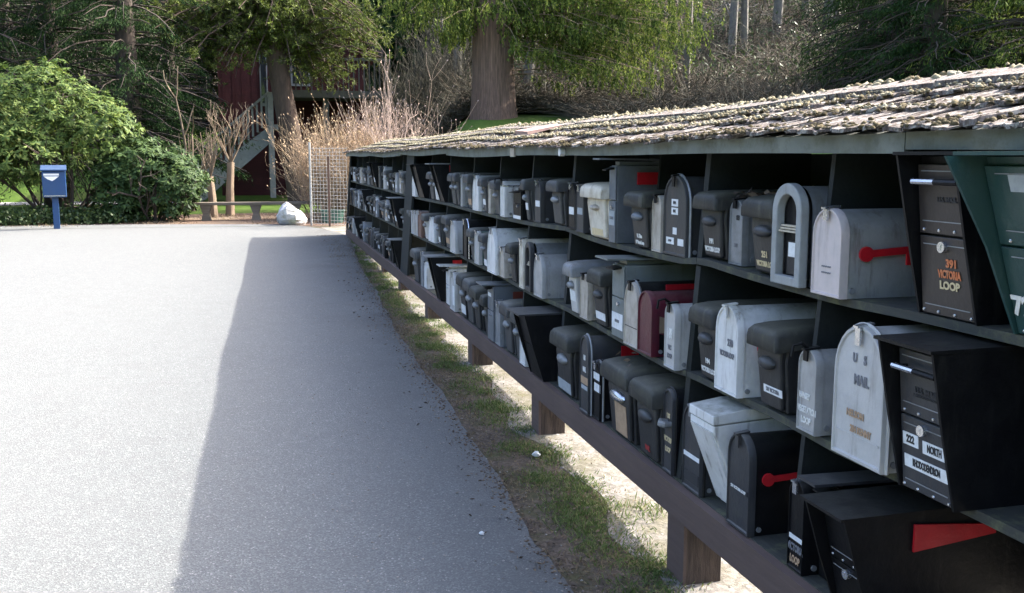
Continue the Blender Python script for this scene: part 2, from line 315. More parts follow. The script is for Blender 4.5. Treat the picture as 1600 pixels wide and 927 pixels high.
def np_mesh(name, V, Fq, mat, parent=None, smooth=False, loc=None):
    """fast mesh from numpy arrays; faces all have the same corner count"""
    V = np.asarray(V, dtype=np.float32).reshape(-1, 3); Fq = np.asarray(Fq, dtype=np.int32); k = Fq.shape[1]
    me = bpy.data.meshes.new(name); me.vertices.add(len(V)); me.vertices.foreach_set('co', V.ravel())
    me.loops.add(Fq.size); me.loops.foreach_set('vertex_index', Fq.ravel())
    me.polygons.add(len(Fq)); me.polygons.foreach_set('loop_start', np.arange(len(Fq), dtype=np.int32)*k)
    me.polygons.foreach_set('loop_total', np.full(len(Fq), k, dtype=np.int32))
    if smooth: me.polygons.foreach_set('use_smooth', np.ones(len(Fq), dtype=bool))
    me.materials.append(M[mat]); me.update(calc_edges=True); me.validate()
    o = bpy.data.objects.new(name, me); col.objects.link(o)
    if parent: o.parent = parent
    if loc is not None: o.location = loc
    return o
def unit(a): return a/np.maximum(np.linalg.norm(a, axis=-1, keepdims=True), 1e-9)
def leaves(P, U, L, W, V=None):
    """diamond leaves: base P, axis U, length L, width W -> verts, quads"""
    P = np.asarray(P); n = len(P); U = unit(np.asarray(U))
    if V is None: V = rng.normal(size=(n, 3))
    V = unit(V-U*np.sum(V*U, axis=1, keepdims=True))
    Nn = np.cross(U, V)
    L = np.broadcast_to(L, n)[:, None]; W = np.broadcast_to(W, n)[:, None]
    a = P; b = P+U*L*0.5+V*W*0.5+Nn*L*0.06; c = P+U*L; d = P+U*L*0.5-V*W*0.5+Nn*L*0.06
    return np.stack([a, b, c, d], 1).reshape(-1, 3), np.arange(4*n).reshape(n, 4)
class Twigs:
    """thin three-sided tapering sticks"""
    def __init__(s): s.V = []; s.F = []; s.n = 0
    def add(s, A, B, ra, rb):
        A = np.asarray(A, float).reshape(-1, 3); B = np.asarray(B, float).reshape(-1, 3); n = len(A)
        d = unit(B-A); x = unit(np.cross(d, np.where(np.abs(d[:, 2:3]) > 0.9, [[1., 0, 0]], [[0, 0, 1.]]))); y = np.cross(d, x)
        ra = np.broadcast_to(ra, n)[:, None]; rb = np.broadcast_to(rb, n)[:, None]
        vs = []
        for r, P in ((ra, A), (rb, B)):
            for k in range(3):
                a = 2*math.pi*k/3; vs.append(P+(x*math.cos(a)+y*math.sin(a))*r)
        V = np.stack(vs, 1).reshape(-1, 3); base = (np.arange(n)*6)[:, None]+s.n
        F = np.concatenate([base+np.array([[k, (k+1) % 3, 3+(k+1) % 3, 3+k]]) for k in range(3)], 0)
        s.V.append(V); s.F.append(F); s.n += 6*n
    def build(s, name, mat, parent=None):
        o = np_mesh(name, np.concatenate(s.V), np.concatenate(s.F), mat, parent)
        if name != 'trunk': o['kind'] = 'stuff'
        return o

_text_cache = {}
def text_mesh(body, size, mat, ext=0.0006):
    key = (body, round(size, 4), mat)
    if key in _text_cache: return _text_cache[key]
    c = bpy.data.curves.new('lettering', 'FONT'); c.body = body; c.size = size; c.align_x = 'CENTER'; c.align_y = 'CENTER'
    c.resolution_u = 3; c.extrude = ext; c.offset = 0.0012*size/0.03
    o = bpy.data.objects.new('lettering_tmp', c); col.objects.link(o)
    dg = bpy.context.evaluated_depsgraph_get(); me = bpy.data.meshes.new_from_object(o.evaluated_get(dg))
    bpy.data.objects.remove(o); bpy.data.curves.remove(c)
    me.name = 'lettering'; me.materials.clear(); me.materials.append(M[mat]); _text_cache[key] = me; return me
def front_matrix(x, y, z, tilt=0.0, stretch=(1, 1)):
    """text plane on a face that looks to -X; tilt leans the face outwards at the top"""
    c, s_ = math.cos(tilt), math.sin(tilt)
    ux = Vector((0, -stretch[0], 0)); uy = Vector((-s_*stretch[1], 0, c*stretch[1])); uz = Vector((-c, 0, -s_))
    m = Matrix.Identity(4)
    for i, v in enumerate((ux, uy, uz)):
        for j in range(3): m[j][i] = v[j]
    m.translation = (x, y, z); return m

# ------------------------------------------------------------------ ground
def sstep(x, a, b):
    t = np.clip((x-a)/(b-a), 0, 1); return t*t*(3-2*t)
_R = np.array([0, 17, 20, 23, 27, 31, 36, 42, 50, 60, 80, 120, 400]); _Hh = np.array([0, 0, 0.6, 1.65, 2.42, 3.0, 4.6, 7.0, 10.5, 15, 24, 36, 60])
_R2 = np.array([0, 33, 42, 50, 60, 80, 120, 400]); _H2 = np.array([0, 0, 1.7, 3.2, 7, 16, 30, 60])
def gz(x, y):
    x = np.asarray(x, float); y = np.asarray(y, float)
    base = -0.108+0.0195*np.clip(y, -2, 17.5)+0.0195*2.0*(1-np.exp(-np.clip(y-17.5, 0, 99)/2.0))*0.4
    r = np.hypot(x, y); az = np.degrees(np.arctan2(x, y))
    m = sstep(az, 7.5, 12.5)*(1-sstep(az, 70, 110))
    back = 1.0  # ground rises all round; the unseen part is added to hold back low sky
    return base + m*np.interp(r, _R, _Hh) + (1-m)*back*np.interp(r, _R2, _H2)
def sheet(name, xs, ys, mat, dz, kind='structure', mask=None, bumpy=0.0):
    xs = np.asarray(xs); ys = np.asarray(ys); X, Y = np.meshgrid(xs, ys, indexing='ij')
    Z = gz(X, Y)+dz
    if bumpy: Z = Z+rng.normal(size=Z.shape)*bumpy
    V = np.stack([X, Y, Z], -1).reshape(-1, 3); nx, ny = len(xs), len(ys)
    I = np.arange(nx*ny).reshape(nx, ny)
    Fq = np.stack([I[:-1, :-1], I[1:, :-1], I[1:, 1:], I[:-1, 1:]], -1).reshape(-1, 4)
    if mask is not None:
        c = V[Fq].mean(1); Fq = Fq[mask(c[:, 0], c[:, 1])]
    o = np_mesh(name, V, Fq, mat, None, True); tag(o, kind=kind); return o
def graded(a, b, fine0, fine1, step, n):
    lo = a+(fine0-a)*(1-np.linspace(1, 0, n)[:-1]**0)*0 if False else fine0-(fine0-a)*np.linspace(1, 0, n)[:-1]**2
    hi = fine1+(b-fine1)*np.linspace(0, 1, n)[1:]**2
    return np.concatenate([lo, np.arange(fine0, fine1+1e-6, step), hi])
gx = graded(-400, 400, -14, 34, 0.5, 22); gy = graded(-200, 420, -2, 60, 0.5, 22)
ground = sheet('ground', gx, gy, 'lawn', -0.012)
def strip(name, pts_in, pts_out, mat, dz, n=60, m=6):
    """sheet between two plan polylines, draped on the ground"""
    def res(p):
        p = np.array(p, float); s = np.concatenate([[0], np.cumsum(np.hypot(*np.diff(p, axis=0).T))]); q = np.linspace(0, s[-1], n)
        return np.stack([np.interp(q, s, p[:, 0]), np.interp(q, s, p[:, 1])], 1)
    a, b = res(pts_in), res(pts_out); t = np.linspace(0, 1, m)[:, None, None]
    G = a[None]*(1-t)+b[None]*t; V = np.stack([G[..., 0], G[..., 1], gz(G[..., 0], G[..., 1])+dz], -1).reshape(-1, 3)
    I = np.arange(m*n).reshape(m, n); Fq = np.stack([I[:-1, :-1], I[1:, :-1], I[1:, 1:], I[:-1, 1:]], -1).reshape(-1, 4)
    o = np_mesh(name, V, Fq, mat, None, True); tag(o, kind='structure'); return o
# asphalt: ragged right edge beside the verge, far edge curving past the end of the rack
_jr = np.random.default_rng(4).normal(size=4000)*.012
jag = lambda y: 0.016*math.sin(y*1.3)+0.010*math.sin(y*4.1+1)+0.5*float(_jr[int((y+10)*12)])
edge = [(1.12+0.010*(y-3)+0.0026*max(0, y-6)**2*0.9+jag(y), y) for y in np.arange(-8, 16.6, 0.09)]
edge += [(1.52, 17.0), (1.45, 17.9), (1.2, 18.9), (0.9, 19.7)]
far_y = lambda x: 20.0+0.10*(0.9-x)+0.1*math.sin(x*2.3)
road = strip('asphalt_road', [(-30, -8)]+[(-30, y) for y in np.arange(0, 23, 2)], edge, 'asphalt', 0.012, 320, 90)
farcap = strip('asphalt_far_edge', [(-30, 22.0), (0.9, 19.7)], [(-30, 22.6), (-12, 21.3), (-4.7, 21.0), (-2.5, 20.9), (0.2, 20.3), (0.9, 19.72)], 'asphalt', 0.0165, 80, 5)
verge = strip('soil_verge', [(0.85, -8), (0.85, 3), (1.0, 10), (1.3, 16), (1.0, 19.6), (0.8, 20)], [(1.75, -8), (1.75, 10), (1.8, 17), (2.3, 19.5), (2.4, 20.2)], 'soil', 0.004, 90, 8)
gravel = strip('gravel_bed', [(1.5+0.05*math.sin(y*3.1)+0.04*math.sin(y*7.7), y) for y in np.arange(-6, 17.2, 0.12)]+[(1.2, 19.2)], [(6.5, -6), (6.2, 8), (5.0, 17.2), (2.6, 20.3)], 'gravel', 0.008, 200, 10)
mulch = strip('mulch_bed', [(-14, 21.2), (-4.7, 20.8), (0.2, 20.1), (2.5, 19.4)], [(-14, 24.2), (-4.7, 23.9), (0.2, 24.5), (3.4, 24.0)], 'mulch', 0.006, 60, 8)
far_road = strip('far_road', [(-30, 30.5), (-1.5, 30)], [(-30, 32.8), (-1.5, 31.8)], 'pale_road', 0.006, 40, 4)
azv = np.radians(np.concatenate([np.linspace(9, 60, 60)]))
hin = lambda a: float(np.interp(math.degrees(a), [9, 17, 20, 26, 60], [27.5, 27.2, 25, 22.5, 22]))
hs_in = [(hin(a)*math.sin(a), hin(a)*math.cos(a)) for a in azv]; hs_out = [(110*math.sin(a), 110*math.cos(a)) for a in azv]
hill_floor = strip('hillside', hs_in, hs_out, 'forest_floor', 0.05, 90, 60)
azv = np.radians(np.linspace(-40, 10, 60))
hill_floor2 = strip('wooded_hillside', [(46*math.sin(a), 46*math.cos(a)) for a in azv], [(120*math.sin(a), 120*math.cos(a)) for a in azv], 'forest_floor', 0.08, 90, 40)

# ------------------------------------------------------------------ the rack
X0 = 1.56                    # front plane of shelves
DEPTH = 0.54
LEAN = 0.075
def XF(z): return X0+LEAN*(z-0.349)      # the rack leans back a little
Y_NEAR, Y_FAR = 1.05, 17.5
_sx = np.array([500, 560, 640, 700, 779, 830, 884, 920, 949, 990, 1060, 1086, 1092, 1150, 1209, 1279, 1317, 1431, 1600, 1900])
_s1 = np.array([.247, .248, .249, .240, .242, .236, .224, .236, .240, .240, .237, .2325, .224, .232, .236, .239, .2397, .2345, .233, .236])
_s2 = np.array([.486, .487, .488, .476, .480, .490, .482, .488, .493, .500, .504, .491, .4945, .493, .4905, .497, .4995, .494, .492, .492])
def _cv(r, base): return base-(r-r.mean())*1.56*1.0
_yy = np.array([y_on_rack(x, XF(1.2), 1.2) for x in _sx])
_y2 = np.array([y_on_rack(x, XF(.8), 0.8) for x in _sx])
o1 = np.argsort(_yy); o2 = np.argsort(_y2)
def shelf_z(row, Y):
    if row == 1: return float(np.interp(Y, _yy[o1], (1.60-_s1*1.615*XF(1.2)/X0)[o1]))
    if row == 2: return float(np.interp(Y, _y2[o2], (1.60-_s2*1.615*XF(.8)/X0)[o2]))
    return 0.349+0.004*math.sin(Y*1.7)
EAVE_Z = 1.61
rack = empty('mailbox_rack', (X0, 9.0, 0.0))
tag(rack, 'long open three-shelf dark green timber rack with mossy shake roof along the road', 'mailbox rack')
def rp(mb, name, mat, bevel=0, sm=None):
    mb.v = [(x-X0, y-9.0, z) for x, y, z in mb.v]
    return mb.build(name, mat, rack, bevel=bevel, smooth_all=sm)
div_px = [1295, 1103, 980, 894, 831, 779, 738, 701, 672, 648]
divY = [y_on_rack(p, XF(1.6), 1.6) for p in div_px]
y = 10.6
while y < 17.2: divY.append(y); y += 0.86
joints = {1: 1, 4: 1, 10: 1}
# shelves: boards cut at section joints, following the sag
cuts = [Y_NEAR]+[y_on_rack(p, XF(1.2), 1.2) for p in (1089, 884, 738, 633)]+[14.0, Y_FAR]
for row in (1, 2, 3):
    for a, b in zip(cuts[:-1], cuts[1:]):
        ys = np.linspace(a+0.002, b-0.002, max(4, int((b-a)/0.12)))
        rings = []
        for yv in ys:
            z = shelf_z(row, yv); xf = XF(z)+0.004*math.sin(yv*3+row)
            xb = X0+DEPTH-(0.012 if row < 3 else 0.17+0.19*float(sstep(yv, 6, 10))); rings.append([(xf, yv, z-0.024), (xb, yv, z-0.024), (xb, yv, z), (xf, yv, z)])
        rp(MB().loft(rings), 'shelf_board', 'shelf_wood')
# dividers (one per row), back boards, end panels
for i, yv in enumerate(divY):
    for row in (1, 2, 3):
        top = {1: EAVE_Z+0.035, 2: shelf_z(1, yv)-0.028, 3: shelf_z(2, yv)-0.028}[row]
        xo = (0.012 if i != 2 else 0.16)+random.uniform(0, 0.012); th = 0.011 if i not in (1, 3) else 0.02
        lean = random.uniform(-0.006, 0.006)
        z0 = shelf_z(row, yv)+0.001
        xf = XF(z0)+xo; xt = XF(top)+xo; xk = X0+DEPTH-(0.014 if row < 3 else 0.172+0.19*float(sstep(yv, 6, 10)))
        m = MB().loft([[(xf, yv-th, z0), (xk, yv-th, z0), (xk, yv+th, z0), (xf, yv+th, z0)],
                       [(xt, yv-th+lean, top), (X0+DEPTH-0.014, yv-th, top), (X0+DEPTH-0.014, yv+th, top), (xt, yv+th+lean, top)]])
        rp(m, 'divider', 'rack_paint')
zz = 0.50
while zz < 1.66:
    h = min(0.185, 1.68-zz)
    for a, b in ((Y_NEAR, 7.4), (7.402, 11.9), (11.902, Y_FAR)):
        if zz < 0.6 and a > 7: continue
        rp(MB().box(X0+DEPTH-0.012+random.uniform(0, 0.003), X0+DEPTH+0.012, a, b, zz, zz+h-0.002), 'back_board', 'rack_paint')
    zz += h
rp(MB().box(X0+DEPTH-.012, X0+DEPTH+.012, Y_NEAR, 2.9, .36, .498), 'back_board', 'rack_paint')
for yv in (Y_NEAR-0.02, Y_FAR):
    rp(MB().loft([[(X0+0.006, yv, 0.22), (X0+DEPTH+0.01, yv, 0.22), (X0+DEPTH+0.01, yv+0.02, 0.22), (X0+0.006, yv+0.02, 0.22)],
                  [(XF(1.64)+.006, yv, 1.64), (X0+DEPTH+0.01, yv, 1.64), (X0+DEPTH+0.01, yv+0.02, 1.64), (XF(1.64)+.006, yv+0.02, 1.64)]]), 'end_panel', 'rack_paint')
# skirt boards (front), standing just ahead of the shelf edge
for a, b in zip([Y_NEAR, 5.0, 10.9], [4.998, 10.898, Y_FAR]):
    ys = np.linspace(a, b, 12)
    rp(MB().loft([[(X0-0.034, v, 0.222+0.004*math.sin(v*1.3)), (X0-0.002, v, 0.222+0.004*math.sin(v*1.3)), (X0-0.002, v, 0.346+0.004*math.sin(v*1.7)), (X0-0.034, v, 0.342+0.004*math.sin(v*1.7))] for v in ys]), 'skirt_board', 'skirt_paint')
# posts
post_px = [(1048, 891), (835, 672), (735, 568), (667, 500), (625, 454), (598, 424)]
postY = [on_z(px, py, 0)[1]*0+y_on_rack(px, X0, float(gz(1.6, 3.5+1.9*i))) for i, (px, py) in enumerate(post_px)]
postY += [postY[-1]+1.85, postY[-1]+3.3, 17.25]
postY = [postY[0]-2.0]+postY
for yv in postY:
    g0 = float(gz(X0, yv))-0.10
    ring = lambda z, j: [(X0-0.004+j*random.uniform(-.004, .004), yv-0.155, z), (X0+0.14, yv-0.155, z), (X0+0.14, yv, z), (X0-0.004, yv, z)]
    rp(MB().loft([ring(g0, 1), ring(0.12, 0), ring(0.323, 0)]), 'post', 'post_wood')
    rp(MB().box(X0-0.018, X0-0.0045, yv-0.155, yv, g0, 0.2215), 'post_facing', 'skirt_paint')
# full-height front post between the two sections
yv = y_on_rack(639, X0, 1.0)
def spost(ya, yb):
    rp(MB().loft([[(XF(z)-.03, ya, z), (XF(z)-.0045, ya, z), (XF(z)-.0045, yb, z), (XF(z)-.03, yb, z)] for z in (0.349, EAVE_Z+.018)]), 'section_post', 'rack_paint')
spost(yv, yv+.5); spost(Y_FAR-.14, Y_FAR)
XE = XF(1.62)
# fascia boards with slightly different heights at the joints
fj = [Y_NEAR-0.06]+[y_on_rack(p, XE-0.06, 1.62) for p in (1429, 894, 702, 629)]+[14.2, Y_FAR+0.06]
for k, (a, b) in enumerate(zip(fj[:-1], fj[1:])):
    ys = np.linspace(a+0.002, b-0.002, max(4, int((b-a)/0.25))); rings = []
    for v in ys:
        dz = [0.012, 0.0, -0.006, 0.004, -0.012, -0.01][k]+0.006*math.sin(v*2.1+k)-0.007*math.sin(math.pi*(v-a)/(b-a))
        rings.append([(XE-0.088, v, EAVE_Z+dz), (XE-0.062, v, EAVE_Z+dz), (XE-0.062, v, EAVE_Z+0.054+dz*0.2), (XE-0.088, v, EAVE_Z+0.048+dz*0.2)])
    rp(MB().loft(rings), 'fascia_board', 'fascia_paint')
# rafters' nailer behind fascia
rp(MB().box(XE-0.034, XE+0.005, Y_NEAR, Y_FAR, EAVE_Z+0.022, EAVE_Z+0.058), 'top_rail', 'rack_paint')
rp(MB().disc_x(XE-0.116, XE-0.0895, y_on_rack(887, XE-0.07, 1.62), 1.62, 0.022, 9), 'porcelain_knob', 'label_white')
rp(MB().box(XE-0.101, XE-0.0895, y_on_rack(807, XE-0.07, 1.62)-0.05, y_on_rack(800, XE-0.07, 1.62)-0.07, 1.595, 1.648), 'number_plate', 'beige_paint')

# roof: deck, individual shakes, ridge caps, moss
EX, EZ, RX, RZ = XE-0.115, 1.652, 2.16, 1.812
sl = math.hypot(RX-EX, RZ-EZ); su = np.array([(RX-EX)/sl, 0, (RZ-EZ)/sl]); sn = np.array([-su[2], 0, su[0]])
roof = MB().loft([[(XE-0.058-X0, v-9, EZ+0.002), (RX-X0, v-9, RZ-0.022), (RX+0.34-X0, v-9, RZ-0.15), (RX+0.34-X0, v-9, RZ-0.165), (RX-X0, v-9, RZ-0.045), (XE-0.058-X0, v-9, EZ-0.016)] for v in (Y_NEAR-0.1, Y_FAR+0.12)]).build('roof', 'rack_paint', rack)
def sag(v): return 0.010*math.sin(v*0.9)+0.006*math.sin(v*2.3+1)-0.004
def shake_mesh(i):
    r = random.Random(i); n = 9; L = 0.34; top = []; bot = []
    m = MB(); t0 = r.uniform(0.006, 0.012)
    butt = [r.uniform(-0.022, 0.012) for _ in range(n)]
    ringb = []; ringt = []
    ys = np.linspace(-0.5, 0.5, n)
    V = []; 
    for j, yv in enumerate(ys):
        gr_ = r.uniform(-0.0045, 0.0045)
        cup = gr_+ 0.006*(abs(yv)*2)**2*r.uniform(0.2, 1)
        V += [(butt[j], yv, 0.0+cup), (butt[j]+0.002, yv, t0+cup+r.uniform(-0.002, 0.002)), (0.1, yv, t0*0.75+cup*0.6+r.uniform(-0.0015, 0.0015)), (L, yv, 0.006), (L, yv, 0.0)]
    Fs = []
    for j in range(n-1):
        for k in range(5):
            a = j*5+k; b = j*5+(k+1) % 5; Fs.append((a, b, b+5, a+5))
    Fs += [tuple(range(4, -1, -1)), tuple((n-1)*5+k for k in range(5))]
    m.add(V, Fs); return m.mesh('shake', 'shake_wood')
shake_meshes = [shake_mesh(i) for i in range(10)]
ncourse = 3; expo = sl/ncourse
sh_list = []
for k in range(ncourse):
    v = Y_NEAR-0.12+random.uniform(-0.1, 0)
    while v < Y_FAR+0.1:
        wd = random.choice([random.uniform(0.05, 0.09), random.uniform(0.07, 0.15)]); sh_list.append((v+wd/2, wd, k)); v += wd+random.uniform(0.002, 0.010)
sh_list.sort(); extra = MB()
def shake_frame(v, k):
    s0 = k*expo+random.uniform(-0.022, 0.022)-0.002
    p = np.array([EX, v, EZ])+su*s0+sn*(0.006+random.uniform(0, 0.008))+np.array([0, 0, sag(v)])
    tilt = math.atan2(su[2], su[0])-random.uniform(0.015, 0.05); roll = random.uniform(-0.07, 0.07); yaw = random.uniform(-0.06, 0.06)
    return p, tilt, roll, yaw
for i, (v, wd, k) in enumerate(sh_list):
    p, tilt, roll, yaw = shake_frame(v, k); me = random.choice(shake_meshes)
    if i < 298:
        o = bpy.data.objects.new('shake', me); col.objects.link(o); o.parent = roof
        o.location = (p[0]-X0, p[1]-9, p[2]); o.rotation_euler = (roll, -tilt, yaw); o.scale = (random.uniform(0.9, 1.02), wd, random.uniform(0.8, 1.3))
    else:
        mt = Matrix.Translation((p[0]-X0, p[1]-9, p[2])) @ Matrix.Rotation(yaw, 4, 'Z') @ Matrix.Rotation(-tilt, 4, 'Y') @ Matrix.Rotation(roll, 4, 'X') @ Matrix.Diagonal((random.uniform(0.9, 1.02), wd, random.uniform(0.8, 1.3), 1))
        extra.add([mt @ vv.co for vv in me.vertices], [tuple(pp.vertices) for pp in me.polygons])
o = extra.build('far_shakes', 'shake_wood', roof); tag(o, kind='stuff')
v = Y_NEAR-0.1
while v < Y_FAR+0.05:      # ridge caps, each a bent board
    L = random.uniform(0.5, 0.8); b = min(v+L, Y_FAR+0.12)
    rings = []
    for q in (v, b-0.004):
        z = RZ+sag(q)+0.012+random.uniform(0, 0.008)
        rings.append([(RX-0.115-X0, q-9, z-0.026), (RX-X0, q-9, z+0.004), (RX+0.115-X0, q-9, z-0.035), (RX+0.112-X0, q-9, z-0.019), (RX-X0, q-9, z+0.024), (RX-0.118-X0, q-9, z-0.008)])
    MB().loft(rings).build('ridge_cap', 'shake_wood', roof); v += L
v = Y_NEAR
back_sh = MB()
back_sh.box(RX+0.02-X0, RX+0.33-X0, Y_NEAR-9-0.1, Y_FAR-9+0.1, RZ-0.16, RZ-0.155).build('back_shakes', 'shake_wood', roof)
# moss: small lumps on butts, joints and ridge
def lumps(name, P, R, mat, parent, squash=0.6):
    n = len(P); th = np.array([0, 1, 2, 3, 4])*2*math.pi/5
    base = np.stack([np.cos(th), np.sin(th), np.zeros(5)-0.35], 1); mid = np.stack([np.cos(th+.6)*0.8, np.sin(th+.6)*0.8, np.zeros(5)+0.35], 1)
    tpl = np.concatenate([base, mid, [[0, 0, 0.85]]], 0)
    V = tpl[None]*(1+rng.normal(size=(n, 11, 3))*0.28); V *= R[:, None, None]; V[..., 2] *= squash
    V = V+P[:, None, :]
    f = []
    for j in range(5):
        f += [(j, (j+1) % 5, 5+j), ((j+1) % 5, 5+(j+1) % 5, 5+j), (5+j, 5+(j+1) % 5, 10)]
    Fq = (np.array(f)[None]+(np.arange(n)*11)[:, None, None]).reshape(-1, 3)
    o = np_mesh(name, V.reshape(-1, 3), Fq, mat, parent); tag(o, kind='stuff'); return o
def roof_points(n, spread, lo=0.0, dens=None):
    v = Y_NEAR+(Y_FAR-Y_NEAR)*rng.random(n)**0.8
    if dens is not None:
        keep = rng.random(n) < dens(v); v = v[keep]; n = len(v)
    kk = rng.choice(spread[0], n, p=np.array(spread[1])/sum(spread[1]))
    s_ = kk*expo+np.abs(rng.normal(size=n))*0.045-0.014
    P = np.array([EX, 0, EZ])[None]+su[None]*s_[:, None]+sn[None]*0.028; P[:, 1] = v; P[:, 2] += [sag(q) for q in v]
    P[:, 0] -= X0; P[:, 1] -= 9; return P
dn = lambda v: np.where(v < 3.2, 0.4, np.where(v < 4.2, 0.7, 1.0))
P = roof_points(22000, ([1, 2, 2.4, 2.7, 2.88], [1.4, 1.8, 1.4, 2.2, 2.6]), dens=dn); lumps('pale_lichen', P, rng.uniform(0.003, 0.010, len(P)), 'moss_tuft', roof, 0.8)
P = roof_points(2600, ([2.82, 2.97], [1, 1]), dens=dn); P[:, 2] += 0.008; lumps('lichen_clumps', P, rng.uniform(0.006, 0.017, len(P)), 'moss_tuft', roof, 0.9)
P = roof_points(20000, ([0, 1, 2, 2.8], [3.2, 2.6, 2.6, 2.0])); P[:, 2] -= 0.008; lumps('dark_moss', P, rng.uniform(0.004, 0.011, len(P)), 'dark_moss', roof, 0.8)
# a slipped shake lying loose
Yl = y_on_rack(848, XE+0.25, 1.73)
lo = MB().loft([[(-0.16, -0.07, 0), (0.16, -0.06, 0), (0.16, 0.06, 0), (-0.16, 0.07, 0)], [(-0.16, -0.07, 0.022), (0.16, -0.06, 0.01), (0.16, 0.06, 0.01), (-0.16, 0.07, 0.022)]]).build('loose_shake', 'fresh_shake')
lo.location = (XE+0.235, Yl, EZ+0.105+sag(Yl)+0.028); lo.rotation_euler = (0.06, -0.2, 0.35)
tag(lo, 'reddish brown shake that slipped loose and lies crooked on the mossy rack roof', 'shake')
